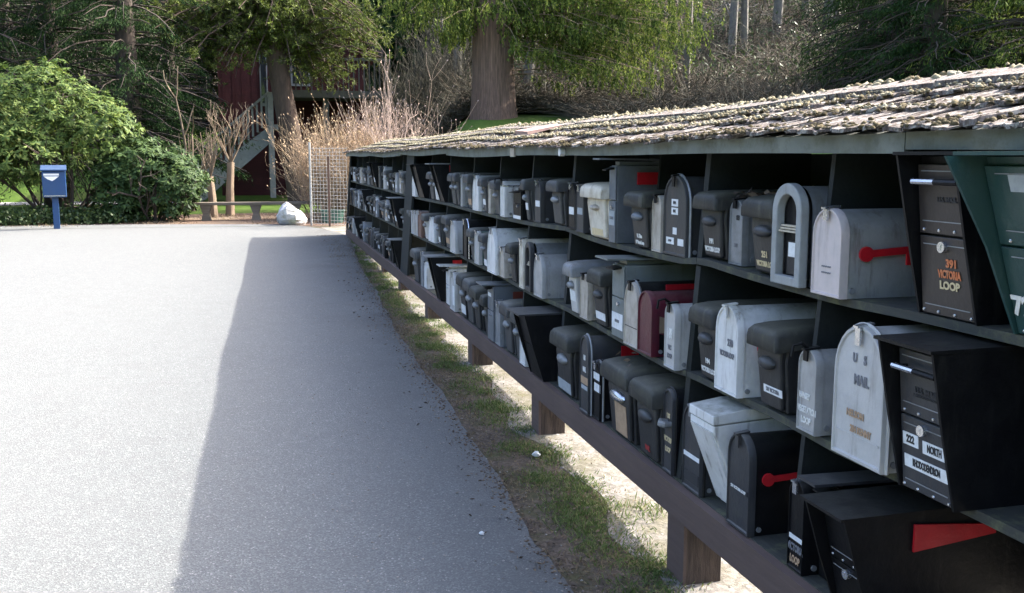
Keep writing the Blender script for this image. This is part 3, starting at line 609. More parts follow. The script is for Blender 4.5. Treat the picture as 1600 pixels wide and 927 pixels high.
#MAILBOXES
# ------------------------------------------------------------------ mailboxes
def arch(w, h, n=10, k=1.0):
    r = w/2; hs = h-r*k
    return [(-r, 0), (r, 0), (r, hs)]+[(r*math.cos(a), hs+r*k*math.sin(a)) for a in np.linspace(0, math.pi, n)[1:-1]]+[(-r, hs)]
def ring_x(prof, x, s=1.0, cz=None):
    cz = cz if cz is not None else max(p[1] for p in prof)/2
    return [(x, y*s, cz+(z-cz)*s) for y, z in prof]
class Box:
    """one mailbox: root empty at the middle of its front foot, -X is the front, -Y the near side"""
    def __init__(s, row, kind, yf, yn, h, p, D, rot):
        s.row, s.kind = row, kind; s.w = yf-yn; s.h = h; s.D = D; s.p = p
        Yc = (yf+yn)/2; s.Y = Yc
        zf = max(shelf_z(row, Yc+s.w*0.3), shelf_z(row, Yc-s.w*0.3), shelf_z(row, Yc))+0.001
        s.xw = XF(zf)-p; s.root = empty('mailbox', (s.xw, Yc, zf), rot); s.zf = zf
        s.fx = lambda z: 0.0; s.tilt = 0.0
    def part(s, mb, name, mat, parent=None, bevel=0, label=None):
        o = mb.build(name, mat, parent or s.root, bevel=bevel)
        if label: o['label'] = label
        return o
    def text(s, lines, parent):
        """lines: (string, letter height m, z fraction, y fraction, ink, stretch)"""
        for ln in lines:
            st, size, zf, yf, ink = ln[:5]; stx = ln[5] if len(ln) > 5 else 1.0
            o = bpy.data.objects.new('lettering', text_mesh(st, size, ink)); col.objects.link(o)
            z = zf*s.h; m = front_matrix(s.fx(z)-0.0022, yf*s.w, z, s.tilt, (stx, 1.0))
            o.matrix_local = m; o.parent = parent
    def plates(s, plates, parent):
        for zc, yc, hh, ww, mat in plates:
            z0, z1 = (zc-hh/2)*s.h, (zc+hh/2)*s.h; y0, y1 = (yc-ww/2)*s.w, (yc+ww/2)*s.w
            a, b = s.fx(z0), s.fx(z1)
            m = MB().loft([[(a-0.0016, y0, z0), (a+0.0005, y0, z0), (a+0.0005, y1, z0), (a-0.0016, y1, z0)], [(b-0.0016, y0, z1), (b+0.0005, y0, z1), (b+0.0005, y1, z1), (b-0.0016, y1, z1)]])
            s.part(m, 'label_plate', mat, parent)
    def flag(s, kind, mat='red_plastic', x=0.06, z=0.55, L=0.2, hh=0.028):
        y = -s.w/2-0.003; zz = z*s.h; m = MB()
        if kind == 'arm':       # pivot disc, long arm, tab hanging at the end
            m.disc_y(y, y-0.008, x, zz, 0.022); th = 0.010
            m.loft([[(x, y-0.001, zz-th), (x, y-0.006, zz-th), (x, y-0.006, zz+th), (x, y-0.001, zz+th)], [(x+L, y-0.001, zz+0.012-th), (x+L, y-0.006, zz+0.012-th), (x+L, y-0.006, zz+0.014+th), (x+L, y-0.001, zz+0.014+th)]])
            m.box(x+L-0.07, x+L, y-0.0065, y-0.0005, zz-0.034, zz+0.003)
        elif kind == 'wedge':
            m.loft([[(x, y+0.001, zz-0.062), (x, y-0.005, zz-0.062), (x, y-0.005, zz+0.012), (x, y+0.001, zz+0.012)], [(x+L, y+0.001, zz-0.034), (x+L, y-0.005, zz-0.034), (x+L, y-0.005, zz-0.008), (x+L, y+0.001, zz-0.008)]])
        elif kind == 'rect': m.box(x, x+L, y-0.005, y+0.001, zz-hh, zz+hh)
        elif kind == 'knob': m.disc_y(y+0.001, y-0.012, x, zz, 0.021)
        elif kind == 'stub': m.loft([[(x, y+0.002, zz-0.03), (x+0.02, y+0.002, zz-0.03), (x+0.02, y-0.006, zz-0.03), (x, y-0.006, zz-0.03)], [(x+0.003, y+0.002, zz+0.028), (x+0.026, y+0.002, zz+0.028), (x+0.026, y-0.006, zz+0.028), (x+0.003, y-0.006, zz+0.028)]])
        return s.part(m, 'flag', mat, bevel=0)
    # ---- kinds
    def dome(s, mat, door=None, rim=None, latch='chrome', k=1.0, fine=True, open_hook=False):
        w, h, D = s.w, s.h, s.D; n = 14 if fine else 8
        pr = arch(w*0.955, h*0.985, n, k); b = MB()
        b.loft([ring_x(pr, 0.004), ring_x(pr, D-0.01), ring_x(pr, D, 0.97)], (1, 1), True); s.body = s.part(b, 'body', mat)
        pd = arch(w, h, n, k); d = MB()
        d.loft([ring_x(pd, 0.020), ring_x(pd, -0.003), ring_x(pd, -0.007, 0.985), ring_x(pd, -0.007, 0.945), ring_x(pd, -0.001, 0.925), ring_x(pd, -0.003, 0.60)], (0, 1), True)
        s.door = s.part(d, 'door', door or mat); s.fx = lambda z: -0.0028
        if rim:
            r = MB(); path = [(0.012, y, z) for y, z in arch(w*1.01, h*1.005, n+4, k)[1:]]
            r.tube([path[0]]+path[1:]+[(0.012, -w*0.505, 0.0)], 0.006, 6); s.part(r, 'rim', rim)
        if latch:
            l = MB(); lw = 0.011
            l.loft([[(-0.016, -lw, h*0.86), (-0.011, -lw, h*0.86), (-0.011, lw, h*0.86), (-0.016, lw, h*0.86)], [(-0.016, -lw, h*0.985), (-0.009, -lw, h*0.985), (-0.009, lw, h*0.985), (-0.016, lw, h*0.985)]])
            l.loft([[(-0.022, -lw, h*0.985), (0.028, -lw, h*1.005), (0.028, lw, h*1.005), (-0.022, lw, h*0.985)], [(-0.022, -lw, h*0.985+0.006), (0.028, -lw, h*1.005+0.006), (0.028, lw, h*1.005+0.006), (-0.022, lw, h*0.985+0.006)]])
            if open_hook: l.tube([(-0.006, 0, h), (-0.03, 0.0, h+0.018), (-0.055, 0, h+0.012), (-0.06, 0, h-0.02)], 0.005, 6)
            s.part(l, 'latch', latch, s.door)
        if fine:
            s.part(MB().disc_y(-w*0.4775-0.0005, -w*0.4775-0.006, 0.035, 0.022, 0.009, 10), 'hinge_bolt', 'dull_metal', s.body)
    def hood(s, mat, knob='dull_metal', fine=True, front=None, kn_r=1.0):
        w, h, D = s.w, s.h, s.D
        b = MB().loft([[(0.045, -w*.40, 0), (D-0.01, -w*.41, 0), (D-0.01, w*.41, 0), (0.045, w*.40, 0)], [(0.028, -w*.44, h*.6), (D, -w*.45, h*.6), (D, w*.45, h*.6), (0.028, w*.44, h*.6)], [(0.036, -w*.45, h*.86), (D, -w*.45, h*.86), (D, w*.45, h*.86), (0.036, w*.45, h*.86)]])
        s.body = s.part(b, 'body', mat, bevel=0.006 if fine else 0)
        d = MB().loft([[(0.026, -w*.35, h*.03), (0.046, -w*.35, h*.03), (0.046, w*.35, h*.03), (0.026, w*.35, h*.03)], [(0.010, -w*.40, h*.62), (0.034, -w*.40, h*.62), (0.034, w*.40, h*.62), (0.010, w*.40, h*.62)], [(0.012, -w*.40, h*.74), (0.04, -w*.40, h*.74), (0.04, w*.40, h*.74), (0.012, w*.40, h*.74)]])
        s.door = s.part(d, 'door', front or mat, bevel=0.008 if fine else 0)
        s.fx = lambda z: 0.026-0.016*min(1, (z/h-.03)/.59); s.tilt = math.atan2(0.016, h*0.59)
        rings = []                                 # lid: arched cap that overhangs and dips at the front
        for x, dz0, dz1, sc in ((-0.020, .745, .88, .95), (-0.016, .725, .935, .99), (-0.004, .72, .968, 1.0), (0.05, .74, .992, 1.0), (0.14, .78, 1.0, 1.0), (D*.75, .82, .995, .99), (D+0.004, .84, .975, .97)):
            hw = w/2*sc; z0, z1 = h*dz0, h*dz1; zs = z0+(z1-z0)*0.66
            pr = [(-hw, z0), (hw, z0), (hw, zs), (hw*.93, z0+(z1-z0)*.87), (hw*.74, z1), (-hw*.74, z1), (-hw*.93, z0+(z1-z0)*.87), (-hw, zs)]
            rings.append([(x, y, z) for y, z in pr])
        s.part(MB().loft(rings, (1, 1), True), 'lid', 'mossy_lid' if mat == 'black_plastic' else mat)
        kz = h*0.555
        kb = MB().ellipsoid((0.010, 0, kz), (0.026, w*.25*kn_r, h*.078*kn_r), 12 if fine else 8, 8 if fine else 5)
        s.part(kb, 'knob', knob, s.door)
    def lock(s, mat, front=None, lean=0.06, fine=True, handle='chrome', top_mat=None, plain=False):
        w, h, D = s.w, s.h, s.D; fr = front or mat; t = 0.008
        s.fx = lambda z: -lean*z/h; s.tilt = math.atan2(lean, h)
        b = MB().loft([[(0.014, y, 0), (D, y, 0), (D, y, h), (0.014-lean, y, h)] for y in (w/2-t, -w/2+t)]); s.body = s.part(b, 'body', mat)
        for sg in (1, -1):          # cheeks: side plates standing proud of the doors
            y0 = sg*w/2; y1 = sg*(w/2-t+0.0005)
            s.part(MB().loft([[(-0.004, y, 0), (D+0.002, y, 0), (D+0.002, y, h+0.002), (-0.05*(w/.2 if fine else .5)-lean, y, h+0.002), (-0.03*(1 if fine else .6)-lean*.5, y, h*.5)] for y in ((y0, y1) if sg > 0 else (y1, y0))]), 'side_plate', mat)
        s.part(MB().loft([[(-0.06-lean, -w/2-0.004, h+0.003), (D, -w/2-0.004, h+0.003), (D, w/2+0.004, h+0.003), (-0.06-lean, w/2+0.004, h+0.003)], [(-0.06-lean, -w/2-0.004, h+0.011), (D, -w/2-0.004, h+0.016), (D, w/2+0.004, h+0.016), (-0.06-lean, w/2+0.004, h+0.011)]]), 'lid', top_mat or mat)
        def panel(z0, z1, nm, out=0.0):
            yy = w/2-t-0.004
            a, c = s.fx(z0)-out, s.fx(z1)-out
            return s.part(MB().loft([[(a, -yy, z0), (a+0.013, -yy, z0), (a+0.013, yy, z0), (a, yy, z0)], [(c, -yy, z1), (c+0.013, -yy, z1), (c+0.013, yy, z1), (c, yy, z1)]]), nm, fr, bevel=0.002 if fine else 0)
        up = panel(h*.52, h*.95, 'upper_door'); s.door = panel(h*.01, h*.505, 'lower_door')
        if handle:
            z = h*.845; x = s.fx(z)
            hb = MB().tube([(x-0.03, w*.36, z), (x-0.03, -w*.02, z)], 0.0075, 8); s.part(hb, 'handle', handle, up)
            s.part(MB().tube([(x-0.03, -w*.02, z), (x-0.03, -w*.40, z)], 0.0075, 8), 'handle_bar', 'black_metal', up)
            for q in (.3, -.3): s.part(MB().tube([(x-0.03, w*q, z), (x+0.002, w*q, z)], 0.005, 6), 'handle_bracket', 'black_metal', up)
        if fine:
            z = h*.445; x = s.fx(z)
            s.part(MB().disc_x(x-0.012, x+0.001, w*.02, z, 0.0135).box(x-0.014, x-0.011, w*.02-0.002, w*.02+0.002, z-0.006, z+0.006), 'lock', 'chrome', s.door)
            for z, par, ys in ((h*.545, up, (.36, .1, -.16, -.36)), (h*.03, s.door, (.40, .15, -.13, -.40))):
                for yy in ys: s.part(MB().ellipsoid((s.fx(z)-0.001, yy*w, z), (0.004, 0.0045, 0.0045), 8, 4), 'rivet', 'chrome', par)
            for zz, par in ((h*.07, s.door), (h*.455, s.door), (h*.60, up), (h*.91, up)):      # pressed border lines of both doors
                s.part(MB().box(s.fx(zz)-0.0018, s.fx(zz)+0.001, -w*.38, w*.38, zz-0.0012, zz+0.0012), 'pressed_line', 'dull_metal', par)
    def locker(s, mat, fine=True, lid_mat=None, gap=0.03):
        w, h, D = s.w, s.h, s.D; hb = h-gap
        s.body = s.part(MB().box(0.006, D, -w*.47, w*.47, 0, hb), 'body', mat, bevel=0.003 if fine else 0)
        s.part(MB().loft([[(-0.085, -w*.52, h-.004), (D, -w*.52, h-.012), (D, w*.52, h-.012), (-0.085, w*.52, h-.004)], [(-0.085, -w*.52, h+.004), (D, -w*.52, h-.003), (D, w*.52, h-.003), (-0.085, w*.52, h+.004)]]), 'lid', lid_mat or mat)
        s.part(MB().box(0.02, D-.02, -w*.3, w*.3, hb+.001, h-.0125), 'neck', mat)
        up = s.part(MB().box(-0.004, 0.0055, -w*.47, w*.47, hb*.56, hb*.985), 'upper_door', mat, bevel=0.002 if fine else 0)
        s.door = s.part(MB().box(-0.004, 0.0055, -w*.47, w*.47, hb*.01, hb*.545), 'lower_door', mat, bevel=0.002 if fine else 0)
        s.fx = lambda z: -0.0045
        if fine:
            s.part(MB().disc_x(-0.014, -0.0035, -w*.1, hb*.47, 0.009), 'lock', 'chrome', s.door)
            s.part(MB().loft([[(-.004, -w*.3, hb*.95), (-.004, w*.3, hb*.95), (-.004, w*.3, hb*.98), (-.004, -w*.3, hb*.98)], [(-.045, -w*.3, hb*.935), (-.045, w*.3, hb*.935), (-.045, w*.3, hb*.95), (-.045, -w*.3, hb*.95)]]), 'handle', 'black_metal', up)
    def drop(s, mat):
        w, h, D = s.w, s.h, s.D
        b = MB().loft([[(0.075, y, 0), (D, y, 0), (D, y, h*.93), (-0.055, y, h*.86), (-0.055, y, h*.80)] for y in (w/2, -w/2)]); s.body = s.part(b, 'body', mat, bevel=0.004)
        s.part(MB().loft([[(-0.060, y, h*.868), (D, y, h*.935), (D, y, h*.985), (0.06, y, h), (-0.060, y, h*.955)] for y in (w*.507, -w*.507)]), 'lid', mat, bevel=0.004)
        s.door = s.part(MB().loft([[(-0.052, -w*.42, h*.8), (-0.062, -w*.42, h*.8), (-0.062, w*.42, h*.8), (-0.052, w*.42, h*.8)], [(0.060, -w*.42, h*.06), (0.050, -w*.42, h*.06), (0.050, w*.42, h*.06), (0.060, w*.42, h*.06)]][::-1]), 'door', mat)
        s.part(MB().loft([[(0.052, -w/2-.002, h*.10), (0.10, -w/2-.002, h*.16), (0.03, -w/2-.002, h*.5)], [(0.052, -w/2+.002, h*.10), (0.10, -w/2+.002, h*.16), (0.03, -w/2+.002, h*.5)]]), 'side_window', 'beige_paint', s.body)
        s.part(MB().disc_y(-w/2-.003, -w/2+.002, 0.14, h*.66, 0.006, 8), 'vent_hole', 'ink_black', s.body)
    def archway(s, mat):
        w, h, D = s.w, s.h, s.D
        out = arch(w, h, 20); iw, ih, lip = w*.66, h*.80, h*.09
        inn = [(y, z+lip) for y, z in arch(iw, ih, 20)]
        m = MB(); x0, x1 = -0.02, 0.010; n = len(out)
        V = [(x, y, z) for x, pr in ((x0, out), (x1, out), (x0, inn), (x1, inn)) for y, z in pr]; Fs = []
        for j in range(n):
            k = (j+1) % n
            Fs += [(j, k, n+k, n+j), (2*n+k, 2*n+j, 3*n+j, 3*n+k), (k, j, 2*n+j, 2*n+k), (n+j, n+k, 3*n+k, 3*n+j)]
        m.add(V, Fs); s.body = s.part(m, 'arch_frame', mat, bevel=0.004)
        pr = arch(w*.92, h*.97, 16); s.part(MB().loft([ring_x(pr, 0.024), ring_x(pr, D)], (0, 1), True), 'body', 'dull_metal')
        dm = MB().loft([[(x, y, z+lip*.9) for y, z in arch(iw*1.02, ih*1.02, 16)] for x in (0.012, 0.022)]); s.door = s.part(dm, 'door', 'black_metal')
        for i in range(3):
            z = h*(.52+.026*i); s.part(MB().box(-0.012+.004*i, 0.0115, -iw*.49, iw*.49, z, z+h*.018), 'newspaper', 'newsprint')
        s.part(MB().box(0.002, 0.0115, -iw*.45, iw*.2, lip+.005, lip+h*.34), 'parcel', 'black_plastic'); s.part(MB().box(-0.001, 0.0015, -iw*.35, iw*.1, h*.28, h*.42), 'parcel_label', 'label_white')
        s.fx = lambda z: 0.012

SPEC = []      # (row, kind, mat, x far, x near, y top, protrusion, description, kwargs, extras)
def S_(row, kind, mat, xf, xn, yt, desc, p=0.0, D=0.47, rot=0.0, kw=None, text=(), plates=(), flags=(), cfg=None):
    SPEC.append(dict(row=row, kind=kind, mat=mat, xf=xf, xn=xn, yt=yt, desc=desc, p=p, D=D, rot=rot, kw=kw or {}, text=text, plates=plates, flags=flags, w=None))
V3 = 'VICTORIA LOOP'
# ---- top shelf, near to far
S_(1, 'lock', 'green_metal', 1570, 1790, 247, 'dark green locking mailbox with pale oval badge at the right frame edge', 0.0, 0.50, 0, dict(lean=0.125, handle=None), [('72', 0.062, .17, .37, 'ink_white')], [(.86, .12, .09, .30, 'label_grey')])
S_(1, 'lock', 'black_metal', 1436, 1528, 240, 'tall black locking mailbox lettered 391 VICTORIA LOOP in orange', 0.0, 0.50, 0, dict(front='bronze_metal', lean=0.04), [('391', 0.027, .345, -.10, 'ink_orange'), ('VICTORIA', 0.027, .275, -.06, 'ink_orange', .66), ('LOOP', 0.027, .205, -.06, 'ink_gold'), ('U.S. MAIL', 0.017, .735, -.05, 'ink_black')])
S_(1, 'dome', 'galvanised', 1281, 1314, 328, 'galvanised dome mailbox with pinkish door and long red side flag', 0.03, 0.47, 0, dict(door='pink_metal'), [('~~~~', 0.02, .34, .0, 'ink_grey'), ('~~~~', 0.02, .27, .0, 'ink_grey')], (), [('arm', dict(x=.07, z=.50, L=.20))])
S_(1, 'archway', 'stone_plastic', 1210, 1264, 289, 'grey arch-fronted mailbox holding newspapers behind its open arch', 0.02, 0.46)
S_(1, 'hood', 'black_plastic', 1161, 1213, 309, 'black plastic mailbox lettered 251 VICTORIA LOOP beside the arch-fronted one', -0.02, text=[('251', 0.028, .26, .0, 'ink_gold'), (V3, 0.025, .14, -.02, 'ink_gold', .66)], kw=dict(knob='charcoal_metal'))
S_(1, 'dome', 'dull_metal', 1132, 1160, 313, 'slim grey dome mailbox with leaf litter on top between two black plastic ones', -0.03, kw=dict(latch='black_metal'), text=[('83', 0.024, .72, -.1, 'ink_black'), ('391', 0.018, .3, 0, 'ink_grey')])
S_(1, 'hood', 'black_plastic', 1084, 1131, 302, 'black plastic mailbox lettered 191 VICTORIA LOOP with mossy lid', -0.02, text=[('191', 0.026, .26, .0, 'ink_white'), (V3, 0.025, .14, -.02, 'ink_white', .64)], kw=dict(knob='charcoal_metal'))
S_(1, 'dome', 'charcoal_metal', 1037, 1073, 276, 'tall charcoal dome mailbox with five small white stickers', 0.0, plates=[(.66, .02, .09, .28, 'label_white'), (.555, .02, .085, .28, 'label_white'), (.31, 0, .085, .17, 'label_white'), (.18, .2, .085, .34, 'label_white'), (.18, -.26, .085, .24, 'label_white')], text=[('014', 0.018, .66, .02, 'ink_black'), ('041', 0.018, .555, .02, 'ink_black'), ('LOOP', 0.012, .18, .2, 'ink_black')], kw=dict(latch='black_metal', rim='dull_metal'))
S_(1, 'dome', 'dull_metal', 1016, 1034, 306, 'narrow dull silver dome mailbox squeezed beside the tall stickered one', -0.01, kw=dict(door='beige_paint', latch='black_metal'))
S_(1, 'hood', 'black_plastic', 979, 1014, 300, 'black plastic mailbox with two lines of white names below its knob', -0.01, text=[('M. Kline', 0.024, .22, .0, 'ink_white', .7), ('87 Victoria Loop', 0.022, .11, .0, 'ink_white', .62)], kw=dict(knob='grey_metal'))
S_(1, 'locker', 'grey_metal', 951, 977, 249, 'tall slim grey locker mailbox with raised flat lid and white label', 0.01, plates=[(.30, 0, .17, .8, 'label_grey')], flags=[('rect', dict(x=.10, z=.77, L=.30))], text=[('KLINE', 0.018, .30, 0, 'ink_grey')])
S_(1, 'hood', 'cream_plastic', 910, 947, 288, 'stained cream plastic mailbox left of the slim grey locker', 0.0, kw=dict(knob='beige_paint', kn_r=.7), plates=[(.12, 0, .12, .5, 'ink_gold')])
S_(1, 'dome', 'charcoal_metal', 902, 913, 291, 'slim black dome mailbox with grey sticker against the cream one', 0.01, plates=[(.45, 0, .14, .6, 'label_grey')])
S_(1, 'dome', 'black_metal', 890, 901, 288, 'slim black dome mailbox with white sticker right of a thick divider', 0.01, plates=[(.4, 0, .16, .6, 'label_white')])
S_(1, 'hood', 'grey_plastic', 857, 876, 281, 'grey plastic mailbox with shiny knob and small red side stub', 0.0, flags=[('stub', dict(x=.09, z=.55))])
S_(1, 'dome', 'charcoal_metal', 836, 846, 283, 'narrow charcoal dome mailbox with white sticker beside a rusty brown one', 0.0, plates=[(.45, 0, .14, .6, 'label_white')])
S_(1, 'dome', 'rust_brown', 827, 835, 284, 'narrow rusty brown dome mailbox', 0.0)
S_(1, 'hood', 'grey_plastic', 817, 826, 279, 'grey plastic mailbox left of the rusty brown one', 0.0, plates=[(.35, 0, .16, .6, 'label_white')])
S_(1, 'locker', 'black_metal', 803, 815, 292, 'black mailbox with silver front lid and white foot label', 0.01, kw=dict(lid_mat='chrome'), plates=[(.07, 0, .1, .9, 'label_white')])
S_(1, 'dome', 'white_paint', 781, 790, 283, 'white dome mailbox with dark square on its side', 0.01, flags=[('rect', dict(x=.12, z=.45, L=.07, mat='black_metal'))], kw=dict(latch='black_metal', open_hook=True))
S_(1, 'hood', 'grey_plastic', 769, 779, 281, 'grey plastic mailbox left of the white dome with the dark square', 0.0)
S_(1, 'dome', 'beige_paint', 762, 768, 283, 'slim yellowish dome mailbox between two grey plastic ones', 0.0)
S_(1, 'hood', 'grey_plastic', 750, 760, 277, 'grey plastic mailbox right of a tall white pointed one', 0.0, plates=[(.3, 0, .16, .6, 'label_white')])
S_(1, 'dome', 'white_paint', 740, 749, 274, 'tall white dome mailbox with rust at its foot', 0.02, kw=dict(k=1.5))
S_(1, 'hood', 'grey_plastic', 725, 734, 271, 'grey plastic mailbox right of a slim pale silver dome, tan sticker', 0.0, plates=[(.2, 0, .16, .6, 'label_tan')])
S_(1, 'dome', 'galvanised', 718, 724, 272, 'slim pale silver dome mailbox among grey plastic ones near a red flag', 0.0)
S_(1, 'hood', 'grey_plastic', 710, 717, 270, 'grey plastic mailbox under a long red flag, second right of the black locker', 0.0)
S_(1, 'hood', 'grey_plastic', 702, 709, 270, 'grey plastic mailbox under a long red flag, directly right of the black locker', 0.0)
S_(1, 'lock', 'black_metal', 689, 700, 258, 'big black tapered locking mailbox with pale lid and long red flag', 0.0, kw=dict(lean=.08, top_mat='dull_metal', fine=False, handle=None), flags=[('rect', dict(x=.04, z=.9, L=.42))])
S_(1, 'hood', 'grey_plastic', 676, 682, 268, 'grey plastic mailbox left of the big black locker with the long flag', 0.0, kw=dict(front='white_paint'))
S_(1, 'hood', 'grey_plastic', 669, 675, 268, 'grey plastic mailbox right of a black locker with a short red flag', 0.0)
S_(1, 'lock', 'black_metal', 655, 664, 259, 'big black tapered locking mailbox with short red flag near the section post', 0.0, kw=dict(lean=.07, fine=False, handle=None), flags=[('rect', dict(x=.33, z=.9, L=.15))])
S_(1, 'dome', 'white_paint', 645, 650, 268, 'tall white dome mailbox with mossy side near the section post', 0.02, kw=dict(k=1.6))
# ---- middle shelf
S_(2, 'lock', 'black_metal', 1405, 1491, 520, 'black locking mailbox with white letter tiles reading 222 NORTH RHODODENDRON', 0.055, 0.52, 0, dict(front='charcoal_metal', lean=0.035), [('222', 0.026, .35, .26, 'ink_black', .75), ('NORTH', 0.026, .335, -.17, 'ink_black', .56), ('RHODODENDRON', 0.026, .20, -.02, 'ink_black', .44), ('U.S. MAIL', 0.02, .70, -.05, 'ink_black'), ('APPROVED BY THE POSTMASTER', 0.008, .665, -.05, 'ink_black', .8)], [(.35, .26, .085, .28, 'label_white'), (.335, -.17, .085, .42, 'label_white'), (.20, -.02, .085, .80, 'label_white')])
S_(2, 'dome', 'pale_metal', 1300, 1377, 491, 'large pale silver dome mailbox with faint U S MAIL and gold street name', 0.045, 0.5, 0.0, dict(k=1.15, rim='pale_metal'), [('U    S', 0.034, .755, .0, 'ink_grey', .8), ('MAIL', 0.038, .60, -.05, 'ink_grey', .8), ('NELSON', 0.026, .345, .04, 'label_tan', .8), ('284 KENNY', 0.026, .235, -.08, 'label_tan', .72)], [(.185, 0, .014, .86, 'pale_metal')])
S_(2, 'dome', 'galvanised', 1220, 1257, 544, 'slim galvanised dome mailbox with three white lettered lines and bent black hook', 0.02, text=[('HANSEY', 0.025, .43, .12, 'ink_white', .65), ('VEGETATION', 0.027, .265, -.04, 'ink_white', .62), ('LOOP', 0.027, .14, .0, 'ink_white', .75)], kw=dict(latch='black_metal', open_hook=True))
S_(2, 'hood', 'black_plastic', 1170, 1219, 517, 'black plastic mailbox with a white address strip beside the white dome', 0.0, kw=dict(knob='charcoal_metal'), plates=[(.24, -.12, .09, .62, 'label_white')], text=[('231 VICTORIA', 0.018, .24, -.12, 'ink_grey', .7)])
S_(2, 'dome', 'white_paint', 1117, 1152, 483, 'white dome mailbox with dark streaks and a round red flag pivot', 0.035, kw=dict(latch='white_paint', k=1.1), text=[('230', 0.034, .58, -.15, 'ink_grey', .8), (V3, 0.026, .44, -.02, 'ink_grey', .55)], flags=[('knob', dict(x=.085, z=.55))])
S_(2, 'hood', 'black_plastic', 1079, 1116, 482, 'black plastic mailbox lettered 194 VICTORIA LOOP left of the white dome', 0.0, text=[('194', 0.026, .26, .0, 'ink_white'), (V3, 0.025, .14, -.02, 'ink_white', .64)], kw=dict(knob='charcoal_metal'))
S_(2, 'dome', 'pale_metal', 1045, 1068, 480, 'small pale silver dome mailbox numbered 189 with a black hooked latch', 0.03, text=[('189', 0.056, .53, .0, 'ink_white', .62), ('VIC', 0.026, .32, 0, 'ink_grey', .8), ('LOOP', 0.026, .19, 0, 'ink_grey', .7)], kw=dict(latch='black_metal', open_hook=True), D=.46)
S_(2, 'dome', 'maroon_paint', 1006, 1019, 459, 'maroon dome mailbox with tan and dark bands on its side', 0.02, 0.48, kw=dict(latch=None), flags=[('band', {})])
S_(2, 'dome', 'black_metal', 976, 997, 444, 'tall black dome mailbox with a peeling beige door', 0.02, kw=dict(door='beige_paint', latch='black_metal', k=1.4, rim='dull_metal'), flags=[('rect', dict(x=.12, z=.93, L=.14, hh=.012))], plates=[(.30, 0, .01, .9, 'ink_black')])
S_(2, 'locker', 'grey_green_metal', 953, 975, 398, 'tall grey-green locker mailbox with open flat lid and white label', 0.015, plates=[(.21, 0, .20, .86, 'label_white')], text=[('NIELSEN', 0.018, .21, 0, 'ink_grey', .8)])
S_(2, 'hood', 'black_plastic', 920, 951, 427, 'black plastic mailbox with a bright white strip left of the grey-green locker', 0.0, kw=dict(knob='charcoal_metal'), plates=[(.19, -.02, .13, .66, 'label_white')])
S_(2, 'dome', 'beige_paint', 902, 919, 430, 'pinkish beige dome mailbox with a cracked door', 0.02, kw=dict(latch='black_metal'))
S_(2, 'hood', 'dull_metal', 883, 901, 413, 'dull grey hooded mailbox with pale front right of a divider', 0.02, kw=dict(front='pale_metal', knob='dull_metal'), plates=[(.35, 0, .2, .6, 'label_white')])
S_(2, 'dome', 'galvanised', 835, 848, 400, 'shiny silver dome mailbox left of a divider on the middle shelf', 0.03, kw=dict(k=1.3))
S_(2, 'archway', 'charcoal_metal', 822, 833, 380, 'dark arch-fronted mailbox with tan papers inside', 0.0)
S_(2, 'dome', 'cream_plastic', 804, 819, 374, 'tall cream dome mailbox with a weathered door', 0.02, kw=dict(k=1.3))
S_(2, 'hood', 'black_plastic', 793, 802, 381, 'dark plastic mailbox left of the tall cream dome', 0.0)
S_(2, 'dome', 'beige_paint', 779, 789, 388, 'low pale pink dome mailbox between a white one and a dark one', 0.02, kw=dict(k=1.7))
S_(2, 'dome', 'white_paint', 762, 777, 359, 'bright white tall dome mailbox on the middle shelf with a grey handle', 0.045, kw=dict(k=1.8, latch='dull_metal'))
S_(2, 'hood', 'grey_plastic', 750, 760, 366, 'grey plastic mailbox left of the bright white tall dome', 0.0, plates=[(.15, 0, .18, .6, 'label_white')])
S_(2, 'dome', 'deep_green', 741, 749, 362, 'dark green dome mailbox with pale door', 0.02, kw=dict(door='pale_metal'))
S_(2, 'hood', 'grey_plastic', 731, 740, 358, 'grey plastic mailbox left of the dark green dome', 0.0)
S_(2, 'dome', 'black_metal', 722, 730, 344, 'black dome mailbox with silver rim and open handle', 0.02, kw=dict(k=1.3, rim='chrome'))
S_(2, 'dome', 'pale_metal', 704, 712, 346, 'tall pale silver dome mailbox with a ridged door', 0.03, kw=dict(k=1.4))
S_(2, 'hood', 'grey_plastic', 692, 700, 337, 'grey plastic mailbox with white knob left of the tall pale silver dome', 0.0, plates=[(.25, 0, .16, .6, 'label_tan')])
S_(2, 'hood', 'grey_plastic', 681, 688, 338, 'grey plastic mailbox with white sticker right of a small white dome', 0.0, plates=[(.2, 0, .16, .6, 'label_white')])
S_(2, 'dome', 'white_paint', 669, 679, 341, 'small white dome mailbox beneath grey plastic lids', 0.01)
S_(2, 'hood', 'grey_plastic', 660, 667, 335, 'grey plastic mailbox with pale front beside a brown dome', 0.0, kw=dict(front='pale_metal'))
S_(2, 'dome', 'rust_brown', 654, 659, 331, 'brown dome mailbox at the end of four silver ones', 0.01)
for a, d in ((649, 'fourth'), (644.5, 'third'), (640.5, 'second'), (637, 'first')):
    S_(2, 'dome', 'galvanised' if d != 'second' else 'pale_metal', a, a+4.2, 330, 'silver dome mailbox, %s of four beside the section post' % d, 0.01)
